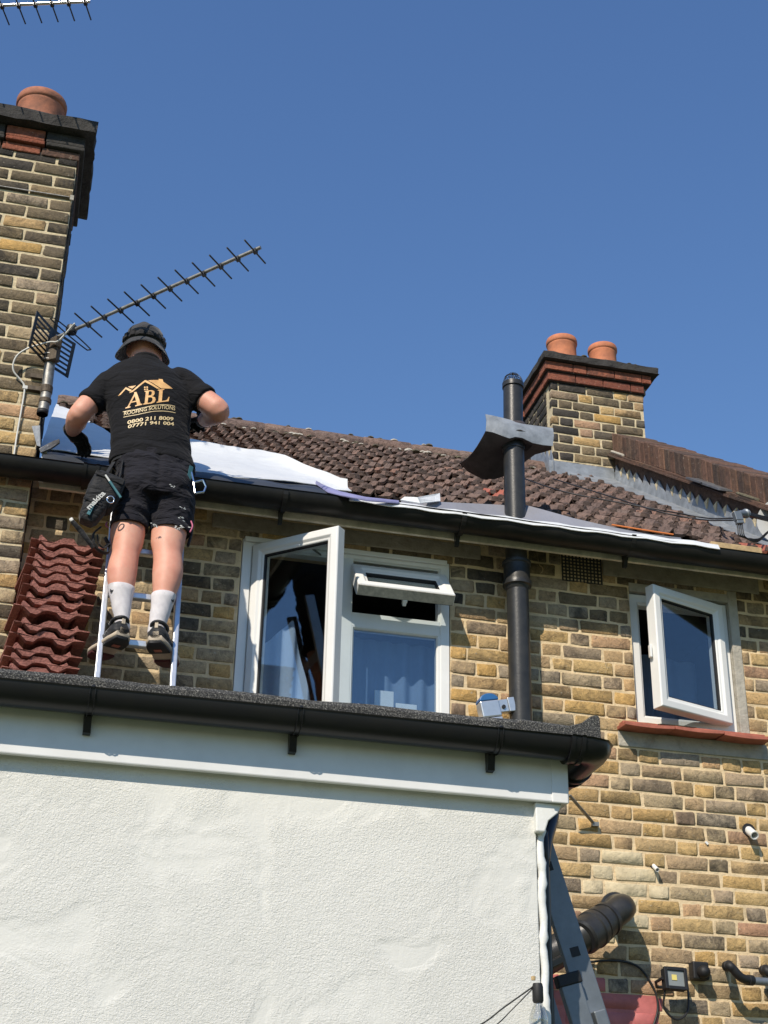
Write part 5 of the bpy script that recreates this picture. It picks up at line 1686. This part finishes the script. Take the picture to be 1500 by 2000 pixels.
# --- T-shirt
sh = MB()
SR_ = [(0.3532,-0.5050,4.9338,0.2044,0.130), (0.3456,-0.5000,4.9826,0.1967,0.127), (0.3338,-0.4900,5.0564,0.1892,0.120), (0.3234,-0.4750,5.1341,0.1905,0.122), (0.3141,-0.4620,5.2116,0.1979,0.127), (0.3059,-0.4520,5.2740,0.2076,0.132), (0.2963,-0.4420,5.3514,0.2150,0.132),
       (0.2853,-0.4320,5.4146,0.2148,0.124), (0.2801,-0.4240,5.4632,0.1993,0.112), (0.2755,-0.4170,5.5026,0.1657,0.098), (0.2732,-0.4120,5.5414,0.1142,0.082), (0.2708,-0.4050,5.5726,0.0789,0.073)]
rloft(sh, SR_, 0.003)
limb(sh, [LS + Vector((.03, 0, .0)), LS, LS.lerp(LE, .46)], [.080, .078, .066], 4, 18)
limb(sh, [RS + Vector((-.03, 0, .0)), RS, RS.lerp(RE, .44)], [.082, .080, .069], 4, 18)
# cut the sleeve balls flat: short cuffs
def cuff(mb, a, b, r):
    d = (b - a).normalized()
    mb.lathe([(0, 0), (r, 0), (r * 1.02, .03), (r * 1.0, .05), (0, .05)], a, 22, d)
cuff(sh, LS.lerp(LE, .46), LE, .070); cuff(sh, RS.lerp(RE, .44), RE, .073)
def shirt_w(c):
    z = c.z
    low = max(0.0, min(1.0, (5.12 - z) / .25))
    f = noise.noise(Vector((c.x * 6 + c.z * 3, c.y * 5, c.z * 17)))
    g = noise.noise(Vector((c.x * 11 - c.z * 5, c.y * 9 + 3, c.z * 26 + 7)))
    h = noise.noise(Vector((c.x * 15 + 4, c.y * 9, c.z * 5)))
    return 0.0085 * f * (.45 + low) + 0.0045 * g * (.3 + low) + .004 * h
shirt = remesh('t_shirt', sh, 0.0075, 3, 'shirt', man, shirt_w)
MB().lathe([(.070, -.010), (.074, 0), (.072, .010), (.066, .012), (.066, -.010), (.070, -.010)], (0.2708,-0.405,5.569), 28, (0, .12, 1)).build('collar', 'shirt', man, smooth=True)

# --- shorts
so = MB()
TR_ = [(0.3799,-0.5450,4.7178,0.1841,0.135), (0.3778,-0.5400,4.7604,0.1859,0.142), (0.3725,-0.5300,4.8327,0.1847,0.146), (0.3638,-0.5150,4.9079,0.1847,0.136), (0.3519,-0.5050,4.9725,0.1880,0.124)]
rloft(so, TR_)
LG = [(0.2690,-0.5600,4.5753,0.0838,0.098), (0.2712,-0.5560,4.6171,0.0853,0.100), (0.2793,-0.5500,4.6743,0.0893,0.106), (0.2901,-0.5450,4.7399,0.0922,0.115), (0.2970,-0.5300,4.8216,0.0894,0.110)]
RG = [(0.4568,-0.5620,4.5765,0.0896,0.098), (0.4578,-0.5560,4.6298,0.0972,0.101), (0.4575,-0.5500,4.6994,0.1049,0.108), (0.4527,-0.5450,4.7633,0.1054,0.118), (0.4477,-0.5300,4.8438,0.0965,0.110)]
rloft(so, LG); rloft(so, RG)
limb(so, [(0.3525,-0.55,4.671), (0.3536,-0.55,4.738)], [.045, .06], 3, 16)
for cx_ in (LG, RG):
    c = Vector(cx_[3][:3]) + Vector((0, -.045, .035))
    so.lathe([(0, -.085), (.05, -.07), (.082, -.02), (.082, .02), (.05, .07), (0, .085)], c, 16)
def short_w(c):
    f = noise.noise(Vector((c.x * 4 + 2, c.y * 4, c.z * 30)))
    g = noise.noise(Vector((c.x * 9, c.y * 7, c.z * 44 + c.x * 16)))
    cl = -0.009 * math.exp(-((c.x - .372) / .014) ** 2) if c.y < -.58 and c.z > 4.64 else 0
    return 0.0095 * f + 0.006 * g + cl
shorts = remesh('shorts', so, 0.0075, 3, 'shorts', man, short_w)
for rows, q in ((LG, 1), (RG, 2)):      # hem bands
    r0 = rows[0]
    MB().loft([ell((r0[0], r0[1], r0[2] + dz), r0[3] + g_, r0[4] + g_, n=32) for dz, g_ in ((-.004, -.004), (-.006, .003), (.018, .004), (.022, .0))]).build('hem', 'shorts', man, smooth=True, autosmooth=50)

# --- socks, with a tick on each ankle
def on_rows(rows, z):
    rs2 = sorted(rows, key=lambda r: r[2])
    for a, b in zip(rs2, rs2[1:]):
        if a[2] <= z <= b[2]:
            t = (z - a[2]) / (b[2] - a[2])
            return [p + (q - p) * t for p, q in zip(a, b)]
    return rs2[0] if z < rs2[0][2] else rs2[-1]
for F, ztop, side in ((LL, (0.2578,-0.64,4.238)[2], -1), (RL, (0.4452,-0.64,4.224)[2], 1)):
    zb = F[-1][2] - .01
    rings = []
    for k in range(9):
        z = zb + (ztop - zb) * k / 8
        r = on_rows(F, z)
        g_ = .0045 + (.002 if k == 8 else 0) + .0012 * math.sin(k * 2.1)
        rings.append(ell((r[0], r[1], z), r[3] + g_, r[4] + g_, n=30))
    r = on_rows(F, ztop)
    rings.append(ell((r[0], r[1], ztop + .003), r[3] + .001, r[4] + .001, n=30))
    sk = MB().loft(rings).build('sock', 'sock', man, smooth=True, autosmooth=60)
    # tick mark
    zc = ztop - .030
    r = on_rows(F, zc)
    tick = [(-.026, .006), (-.024, -.012), (-.014, -.015), (.034, .017), (-.010, -.006), (-.018, -.002)]
    ca = -math.pi / 2 + side * .62
    pts = []
    for u, v in tick:
        if side > 0: u = -u
        a = ca + u / (r[3] + .005)
        pts.append(Vector((r[0] + (r[3] + .0063) * math.cos(a), r[1] + (r[4] + .0063) * math.sin(a), zc + v)))
    tm = MB(); tm.add(pts, [(0, 1, 5), (1, 2, 4, 5), (2, 3, 4)])
    o = tm.build('tick', 'cable_black', sk)
    sol = o.modifiers.new('t', 'SOLIDIFY'); sol.thickness = .001; sol.offset = 0

# --- trainers
def trainer(ank, side, parent):
    a = Vector(ank)
    d = Vector((side * 0.36, 0.93, -0.02)).normalized()      # towards the toes
    x = d.cross(Vector((0, 0, 1))).normalized()
    u = x.cross(d).normalized()
    heel = a + Vector((0, -.062, -.088))
    secs = [(-.010, .026, .012, .076), (.010, .041, .0, .098), (.045, .046, .0, .102), (.085, .046, .0, .086), (.13, .048, .0, .070), (.18, .053, .0, .058), (.225, .050, .002, .047), (.262, .036, .006, .037), (.285, .012, .012, .028)]
    up_ = MB(); so_ = MB(); ou = MB()
    R1, R2, R3 = [], [], []
    for (t, w, lo, hi) in secs:
        c = heel + d * t
        r1 = []
        for k in range(20):
            an = 2 * math.pi * k / 20
            cc, ss = math.cos(an), math.sin(an)
            zz = lo + .018 + (hi - lo - .018) * (0.5 + 0.5 * ss)
            ww = w * (1 - .25 * max(0, ss)) * abs(cc) ** .7 * (1 if cc > 0 else -1)
            r1.append(c + x * ww + u * zz)
        R1.append(r1)
        for RR, z0, z1, gw in ((R2, lo + .008, lo + .032, .004), (R3, lo - .004, lo + .010, .002)):
            rr = []
            for k in range(20):
                an = 2 * math.pi * k / 20
                cc, ss = math.cos(an), math.sin(an)
                ww = (w + gw) * (abs(cc) ** .45) * (1 if cc > 0 else -1)
                rr.append(c + x * ww + u * (z0 + (z1 - z0) * (.5 + .5 * (abs(ss) ** .45) * (1 if ss > 0 else -1))))
            RR.append(rr)
    up_.loft(R1); so_.loft(R2); ou.loft(R3[:4])
    MB().loft(R3[5:]).build('forefoot_sole', 'red_rubber', parent, smooth=True, autosmooth=50)
    sho = up_.build('shoe', 'shoe', parent, smooth=True, autosmooth=60)
    so_.build('midsole', 'sole', sho, smooth=True, autosmooth=50)
    ou.build('outsole', 'rubber', sho, smooth=True, autosmooth=50)
    # heel counter, padded collar, pull tab, sole logo insert, side flashes
    MB().loft([[heel + d * t + x * w_ * .9 * s2 + u * z for s2, z in ((-1, .040), (-1, .066), (1, .066), (1, .040))] for t, w_ in ((-.010, .020), (.004, .034))]).build('heel_counter', 'sole', sho, bevel=.004)
    MB().tube([heel + d * (.040 + .044 * math.cos(an)) + x * .034 * math.sin(an) + u * (.100 - .010 * math.cos(an)) for an in [2 * math.pi * i / 20 for i in range(21)]], .009, 8).build('collar', 'shoe', sho, smooth=True)
    MB().obox(heel - d * .006 + u * .096, x * .008, d * .003, u * .017).build('pull_tab', 'sole', sho, bevel=.002)
    MB().obox(heel + d * .050 - u * .0055, x * .016, d * .012, u * .001).build('sole_insert', 'red_sill', sho)
    for s2 in (-1, 1):
        MB().obox(heel + d * .095 + x * s2 * .037 + u * .042, d * .040, x * .002, (u - d * .6).normalized() * .006).build('side_flash', 'print_grey', sho)
    return sho
trainer((LL[-1][0] - .004, LL[-1][1], LL[-1][2]), -1, man)
trainer((RL[-1][0] - .004, RL[-1][1], RL[-1][2]), 1, man)

# --- bush hat
hat = MB()
cr = [(-.004, .098, 1.0), (.012, .098, 1.0), (.04, .095, 1.0), (.065, .088, .99), (.086, .074, .98), (.100, .054, .96), (.107, .028, .95), (.109, .004, .95)]
HB = HC + Vector((-.004, -.002, .018))
lean = Matrix.Rotation(R(6), 3, 'X')
def hp(r, a, z, fy=1.1):
    return HB + lean @ Vector((r * math.cos(a), r * fy * math.sin(a), z))
rings = []
for z, r, f in cr:
    rings.append([hp(r * (1 + .03 * math.sin(a * 5 + z * 40) * (z > .05)), a, z + .006 * math.sin(a * 3 + 1) * (z > .09)) for a in [2 * math.pi * k / 36 for k in range(36)]])
hat.loft(rings, False, True)
br = []
for t, dz in ((0.0, 0.0), (.33, -.008), (.66, -.022), (1.0, -.040), (1.02, -.043), (.98, -.046), (.66, -.028), (.3, -.014), (-.02, -.006)):
    br.append([hp(.095 + .038 * t + .004 * math.sin(a * 2 + 1.1) * t, a, dz - .034 * t * math.cos(a) ** 2 + .006 * t * math.sin(a * 3 + .5)) for a in [2 * math.pi * k / 36 for k in range(36)]])
hat.loft(br, False, False)
ho = hat.build('bush_hat', 'hat', man, smooth=True, autosmooth=60)
bd_ = MB()
rings = []
for z, g_ in ((.004, .002), (.006, .008), (.030, .007), (.034, .0)):
    rings.append([hp(.099 - z * .14 + g_ + .0035 * max(0, math.sin(a * 16)), a, z + .003 * math.sin(a * 16)) for a in [2 * math.pi * k / 96 for k in range(96)]])
bd_.loft(rings)
bd_.build('hat_band', 'hat_band', ho, smooth=True)
for k in range(14):
    a = 2 * math.pi * k / 14
    c = hp(.106, a, .019)
    t = hp(.106, a + .1, .019) - c; t.normalize()
    n_ = Vector((math.cos(a), math.sin(a), 0))
    MB().obox(c, t * .014, n_ * .004, Vector((0, 0, .014))).build('band_loop', 'hat_band', ho, bevel=.003)

# --- gloves with five fingers
def glove(w, h, thumb_side, curl, parent, spread=.011):
    w, h = Vector(w), Vector(h)
    d = (h - w).normalized()
    side = d.cross(Vector((0, 0, 1))).normalized() * thumb_side
    dn = side.cross(d).normalized()
    if dn.z > 0: dn = -dn
    mb = MB()
    limb(mb, [w - d * .02, w + d * .03], [.037, .037], 3, 14)
    palm = w + d * .055
    mb.loft([ell(w + d * t, wd, th, side, dn, 16) for t, wd, th in ((.012, .030, .024), (.035, .038, .021), (.065, .043, .019), (.085, .042, .017))])
    for i, (L, off) in enumerate(((.070, -1.5), (.078, -.5), (.072, .5), (.058, 1.5))):
        b = w + d * .080 + side * (-off * .0195)
        k1 = b + (d * math.cos(curl * .5) + dn * math.sin(curl * .5)) * L * .45 - side * off * .002
        k2 = k1 + (d * math.cos(curl * 1.2) + dn * math.sin(curl * 1.2)) * L * .32
        k3 = k2 + (d * math.cos(curl * 1.9) + dn * math.sin(curl * 1.9)) * L * .26
        limb(mb, [b - d * .02, b, k1, k2, k3], [.0105, .0105, .0098, .0092, .0085], 3, 10)
    t0 = w + d * .025 + side * .030
    limb(mb, [w + d * .015 + side * .015, t0, t0 + (d * .7 + side * .6 + dn * .3).normalized() * .034, t0 + (d * .9 + side * .35 + dn * .5).normalized() * .060], [.014, .013, .011, .0095], 3, 10)
    return remesh('glove', mb, 0.0042, 2, 'glove', parent)
glove(LWr + (LH - LWr).normalized() * .005, LH + Vector((.02, -.02, -.012)), 1, .75, man)
glove(RW, RH, -1, 1.25, man)

# tattoo band on the left upper arm
tb = LS.lerp(LE, .74)
ax_ = (LE - LS).normalized()

# --- printing on the shirt's back, laid on the cloth
dg = bpy.context.evaluated_depsgraph_get()
bvh_s = BVHTree.FromObject(shirt, dg)
inv_s = shirt.matrix_world
def drape(o, bvh, lift=0.0012, dirv=Vector((0, 1, 0)), back=.6):
    me = o.data
    for v in me.vertices:
        h = bvh.ray_cast(v.co - dirv * back, dirv)
        if h[0] is not None:
            v.co = h[0] - dirv * lift
    me.update()
def text_mesh(name, txt, p0, p1, height, mat, parent, arc=0.0, bold=0.0, space=1.0, upv=Vector((0, 0, 1))):
    """text laid between two points of the picture plane of the back, then draped"""
    cu = bpy.data.curves.new(name, 'FONT')
    cu.body = txt
    cu.size = 1.0
    cu.offset = bold
    cu.space_character = space
    cu.resolution_u = 4
    ob = bpy.data.objects.new(name, cu)
    col.objects.link(ob)
    dgx = bpy.context.evaluated_depsgraph_get(); dgx.update()
    me = bpy.data.meshes.new_from_object(ob.evaluated_get(dgx))
    bpy.data.objects.remove(ob)
    xs_ = [v.co.x for v in me.vertices]; ys_ = [v.co.y for v in me.vertices]
    x0, x1, y0, y1 = min(xs_), max(xs_), min(ys_), max(ys_)
    p0, p1 = Vector(p0), Vector(p1)
    bm = bmesh.new(); bm.from_mesh(me)
    bmesh.ops.triangulate(bm, faces=bm.faces)
    long = [e for e in bm.edges if e.calc_length() > .25]
    bmesh.ops.subdivide_edges(bm, edges=long, cuts=1)
    bm.to_mesh(me); bm.free()
    for v in me.vertices:
        u, t = (v.co.x - x0) / (x1 - x0), (v.co.y - y0) / (y1 - y0)
        base = p0.lerp(p1, u)
        v.co = base + upv * (height * t + arc * math.sin(u * 2 * math.pi))
    me.materials.clear()
    return link(name, me, mat, parent)
def poly_mesh(name, polys, mat, parent):
    mb = MB()
    for p in polys:
        mb.add([Vector(q) for q in p], [tuple(range(len(p)))])
    me = mb.mesh(name)
    bm = bmesh.new(); bm.from_mesh(me)
    bmesh.ops.triangulate(bm, faces=bm.faces)
    for _ in range(2):
        bmesh.ops.subdivide_edges(bm, edges=[e for e in bm.edges if e.calc_length() > .012], cuts=1, use_grid_fill=True)
        bmesh.ops.triangulate(bm, faces=bm.faces)
    bm.to_mesh(me); bm.free()
    return link(name, me, mat, parent)
def PX(l):
    return l
roofline = [
    [(0.1499,-0.57,5.269), (0.1817,-0.57,5.317), (0.2127,-0.57,5.299), (0.2039,-0.57,5.289), (0.1828,-0.57,5.306), (0.1616,-0.57,5.273)],
    [(0.1913,-0.57,5.319), (0.2296,-0.57,5.328), (0.2119,-0.57,5.308)],
    [(0.1999,-0.57,5.28), (0.2681,-0.57,5.364), (0.278,-0.57,5.362), (0.3456,-0.57,5.324), (0.3286,-0.57,5.322), (0.2691,-0.57,5.352), (0.2162,-0.57,5.288)],
    [(0.2829,-0.57,5.363), (0.3335,-0.57,5.378), (0.3328,-0.57,5.386), (0.3523,-0.57,5.39), (0.3562,-0.57,5.373), (0.4056,-0.57,5.346), (0.3502,-0.57,5.328)],
    [(0.2669,-0.57,5.323), (0.2742,-0.57,5.324), (0.2749,-0.57,5.316), (0.2677,-0.57,5.314)], [(0.2778,-0.57,5.325), (0.2851,-0.57,5.326), (0.2858,-0.57,5.317), (0.2786,-0.57,5.316)],
    [(0.2681,-0.57,5.31), (0.2753,-0.57,5.311), (0.2761,-0.57,5.303), (0.2689,-0.57,5.301)], [(0.279,-0.57,5.312), (0.2862,-0.57,5.313), (0.287,-0.57,5.304), (0.2798,-0.57,5.303)]]
rl = poly_mesh('roof_emblem', roofline, 'print', shirt); drape(rl, bvh_s)
# serif capitals A, B, L in a unit box
def glyph(polys, p0, p1, h):
    p0, p1 = Vector(p0), Vector(p1)
    return [[p0.lerp(p1, u) + Vector((0, 0, h * v)) for u, v in p] for p in polys]
GA = [[(.0, 0), (.30, 0), (.30, .07), (.21, .09), (.52, .80), (.49, 1.0), (.11, .09), (.0, .07)], [(.42, 1.0), (.56, 1.0), (.90, .09), (1.0, .07), (1.0, 0), (.58, 0), (.58, .07), (.69, .09), (.46, .78)], [(.30, .30), (.62, .30), (.59, .38), (.33, .38)]]
GB = [[(.0, 0), (.34, 0), (.34, 1.0), (.0, 1.0), (.0, .93), (.10, .91), (.10, .09), (.0, .07)],
      [(.34, 1.0), (.62, 1.0), (.80, .92), (.84, .76), (.78, .60), (.62, .53), (.34, .53), (.34, .60), (.54, .61), (.60, .68), (.61, .80), (.57, .90), (.48, .93), (.34, .93)],
      [(.34, .53), (.66, .53), (.90, .44), (.98, .27), (.90, .08), (.66, 0), (.34, 0), (.34, .07), (.58, .08), (.70, .16), (.72, .28), (.68, .40), (.56, .46), (.34, .46)]]
GL = [[(.0, 0), (.40, 0), (.40, .09), (.40, .91), (.52, .93), (.52, 1.0), (.0, 1.0), (.0, .93), (.12, .91), (.12, .09), (.0, .07)], [(.40, 0), (.96, 0), (1.0, .34), (.93, .34), (.84, .14), (.66, .08), (.40, .08)]]
ab = poly_mesh('lettering', glyph(GA, (0.1911,-0.57,5.195), (0.2669,-0.57,5.216), .082) + glyph(GB, (0.2717,-0.57,5.217), (0.3291,-0.57,5.232), .080) + glyph(GL, (0.3337,-0.57,5.236), (0.3928,-0.57,5.263), .080), 'print', shirt)
drape(ab, bvh_s)
t1 = text_mesh('lettering', 'ROOFING SOLUTIONS', (0.1878,-0.57,5.155), (0.4258,-0.57,5.222), .022, 'print_pale', shirt, -.004, .010); drape(t1, bvh_s)
for (a, b) in (((0.1811,-0.57,5.174), (0.4239,-0.57,5.245)), ((0.1865,-0.57,5.144), (0.4294,-0.57,5.208))):
    a, b = Vector(a), Vector(b)
    ps = [a.lerp(b, k / 12) + Vector((0, 0, -.004 * math.sin(k / 12 * 2 * math.pi))) for k in range(13)]
    ln = poly_mesh('rule', [[ps[k], ps[k + 1], ps[k + 1] + Vector((0, 0, .0035)), ps[k] + Vector((0, 0, .0035))] for k in range(12)], 'print_pale', shirt)
    drape(ln, bvh_s)
t2_ = text_mesh('lettering', '0800 211 8009', (0.2074,-0.57,5.102), (0.4215,-0.57,5.156), .022, 'print_pale', shirt, 0, .022); drape(t2_, bvh_s)
t3_ = text_mesh('lettering', '07771 941 004', (0.2122,-0.57,5.077), (0.4262,-0.57,5.128), .021, 'print_pale', shirt, 0, .022); drape(t3_, bvh_s)
# paint splashes and pink pull cords on the shorts
bvh_p = BVHTree.FromObject(shorts, dg)
rp = random.Random(6)
sp_ = []
for (x, y, n_, sz) in ((305, 1026, 9, 6), (352, 1030, 12, 8), (360, 985, 5, 5), (358, 1004, 5, 6), (340, 950, 4, 5)):
    for k in range(n_):
        px_, py_ = rp.gauss(0, sz * .7), rp.gauss(0, sz * .3)
        c = Vector({(305, 1026): (0.383,-0.68,4.544), (352, 1030): (0.4918,-0.68,4.549), (360, 985): (0.5009,-0.68,4.668), (358, 1004): (0.5002,-0.68,4.618), (340, 950): (0.4469,-0.68,4.753)}[(x, y)]) + Vector((px_ * .0024, 0, py_ * .0026))
        a = rp.uniform(.0015, .004)
        sp_.append([c + Vector((a * 2 * rp.uniform(.6, 1.2) * math.cos(t), 0, a * rp.uniform(.6, 1.2) * math.sin(t))) for t in [2 * math.pi * i / 6 for i in range(6)]])
pm = poly_mesh('paint_splash', sp_, 'print_grey', shorts); drape(pm, bvh_p)
for a, b, c in (((0.545,-0.6,4.626), (0.5531,-0.61,4.596), (0.5439,-0.61,4.563)), ((0.1667,-0.58,4.578), (0.1635,-0.59,4.557), (0.1762,-0.59,4.546))):
    MB().tube(smooth_path([a, b, c], 5), .004, 7).build('pull_cord', 'pink', man, smooth=True)

# ---------------------------------------------------------------- belt, pouch and tools
belt = thing('tool_belt', 'black webbing tool belt round the man, with teal edging', 'belt', (0.3475,-0.6,4.907))
rr_ = (0.3537,-0.5050,4.9394,0.1936,0.125)
bl_ = MB()
ring = []
for dz, g_ in ((-.020, .0), (-.020, .005), (.020, .005), (.020, .0)):
    ring.append(ell((rr_[0], rr_[1], rr_[2] + dz), rr_[3] + g_, rr_[4] + g_ - .004, n=40))
bl_.loft(ring, False, False)
bl_.build('webbing', 'nylon', belt, smooth=True, autosmooth=50)
MB().obox((0.5183,-0.63,4.857), (.010, .006, .0), (0, .003, 0), (.004, 0, .040)).build('teal_strap', 'teal', belt, bevel=.002)
hk_ = MB()
q4 = [Vector(p) for p in ((0.5376,-0.64,4.808), (0.5804,-0.63,4.831), (0.5972,-0.63,4.798), (0.5887,-0.64,4.765), (0.5481,-0.65,4.748))]
for a, b in zip(q4, q4[1:] + q4[:1]):
    hk_.tube([a, b], .0048, 8)
hk_.tube([Vector((0.5194,-0.62,4.89)), q4[0]], .005, 6)
hk_.build('hammer_loop', 'chrome', belt)
# the drill pouch, hanging askew from the left hip
pc = thing('tool_pouch', 'black drill holster pouch with teal loops hanging at the left hip of the man', 'pouch', (0.1277,-0.66,4.585))
PU = (Vector((0.1397,-0.66,4.803)) - Vector((0.063,-0.66,4.551))).normalized()      # up the pouch
PR = Vector((PU.z, 0, -PU.x)).normalized()
PC = Vector((0.1357,-0.655,4.689))
def pp_(u, v, y=0.0): return PC + PR * u + PU * v + Vector((0, y, 0))
def pouch_body(secs, name, mat, parent):
    mb = MB()
    mb.loft([[pp_(cu + w * c, v, yo + d * s) for c, s in [(math.copysign(abs(math.cos(a)) ** .5, math.cos(a)), math.copysign(abs(math.sin(a)) ** .5, math.sin(a))) for a in [2 * math.pi * k / 28 for k in range(28)]]] for v, cu, w, d, yo in secs])
    return mb.build(name, mat, parent, smooth=True, autosmooth=50)
pouch_body([(-.095, .0, .052, .040, 0), (-.080, .0, .068, .046, 0), (.0, .0, .076, .050, 0), (.070, .0, .072, .046, 0), (.085, .004, .064, .036, 0)], 'upper_pouch', 'nylon', pc)
pouch_body([(-.180, -.012, .030, .036, -.01), (-.160, -.010, .044, .042, -.01), (-.095, -.006, .054, .046, -.012), (-.060, -.004, .056, .046, -.012)], 'lower_pouch', 'nylon', pc)
MB().obox(pp_(.0, .058, -.049), PR * .068, (0, .003, 0), PU * .012).build('trim', 'nylon', pc, bevel=.003)
MB().obox(pp_(-.02, -.090, -.058), PR * .044, (0, .003, 0), PU * .006).build('trim', 'nylon', pc, bevel=.002)
MB().obox(pp_(-.012, -.128, -.060), PR * .008, (0, .003, 0), PU * .034).build('teal_loop', 'teal', pc, bevel=.002)
rg = MB().tube([Vector((0.167,-0.726,4.621)) + Vector((.016 * math.cos(a), 0, .017 * math.sin(a))) for a in [2 * math.pi * k / 24 for k in range(25)]], .0032, 8)
rg.build('steel_ring', 'chrome', pc, smooth=True)
lg0, lg1 = Vector((0.0807,-0.724,4.558)), Vector((0.1437,-0.724,4.649))
lgd = (lg1 - lg0).normalized()
tx = text_mesh('logo', 'makita', lg0, lg1, .026, 'print_grey', pc, 0, .03, 1.0, Vector((-lgd.z, 0, lgd.x)))
MB().tube([pp_(-.03, .08, .01), (0.1648,-0.6,4.88)], .012, 6, flat=.3).tube([pp_(.04, .08, .01), (0.206,-0.6,4.894)], .012, 6, flat=.3).build('hanger', 'nylon', pc)
# pens and the long-handled tool
def pen(label, name, a, b, r, m1, m2):
    a, b = Vector(a), Vector(b)
    o = MB().tube([a, a.lerp(b, .72)], r, 10).build(name, m1, None, smooth=True, autosmooth=50)
    MB().tube([a.lerp(b, .72), b], r * .8, 10).build('tip', m2, o, smooth=True, autosmooth=50)
    return tag(o, label, 'tool')
pen('silver and teal marker pen clipped on the upper pouch', 'marker_pen', (0.2111,-0.725,4.638), (0.132,-0.715,4.747), .006, 'teal', 'cable_white')
hm = thing('hand_tool', 'long dark handled tool hanging below the pouch at the left', 'tool', (0.1123,-0.62,4.435))
MB().tube([(0.0116,-0.66,4.523), (0.0602,-0.655,4.476), (0.1177,-0.64,4.414)], [.010, .013, .009], 10).build('handle', 'nylon', hm, smooth=True, autosmooth=50)
MB().tube([(0.0035,-0.66,4.535), (0.0167,-0.66,4.518)], .009, 10).build('end_cap', 'cable_white', hm, smooth=True)
lp = MB()
lp.tube(smooth_path([(0.1389,-0.62,4.529), (0.1126,-0.63,4.489), (0.1152,-0.63,4.444), (0.1466,-0.62,4.412), (0.1839,-0.61,4.411), (0.1901,-0.6,4.447), (0.165,-0.6,4.49)], 6), .013, 8, flat=.35)
lp.tube(smooth_path([(0.1291,-0.63,4.484), (0.1376,-0.63,4.447), (0.163,-0.62,4.429), (0.1837,-0.61,4.457)], 6), .010, 8, flat=.35)
tag(lp.build('leg_strap', 'nylon', None, smooth=True), 'looped black strap hanging behind the left knee of the man', 'strap')
# dark tool hanging in front of the right thigh
tag(MB().tube(smooth_path([(0.5579,-0.52,4.715), (0.5572,-0.54,4.598), (0.5452,-0.55,4.523)], 5), [.014] * 11, 8, flat=.5).build('side_strap', 'nylon', None, smooth=True), 'black strap end hanging beside the right knee of the man', 'strap')
# yellow handled knife in the right hand
kn = thing('knife', 'yellow handled knife in the right hand of the man', 'knife', (0.6009,-0.26,5.367))
MB().loft([[Vector(p) for p in q] for q in (((0.5592,-0.3,5.367), (0.5834,-0.3,5.389), (0.5878,-0.28,5.402), (0.5635,-0.28,5.38)), ((0.5915,-0.33,5.296), (0.6288,-0.33,5.314), (0.6317,-0.3,5.331), (0.597,-0.3,5.311)))]).build('handle', 'yellow', kn, bevel=.004)
MB().obox((0.5694,-0.29,5.387), (.012, 0, .008), (0, .010, 0), (-.006, 0, .010)).build('grip', 'rubber', kn, bevel=.003)
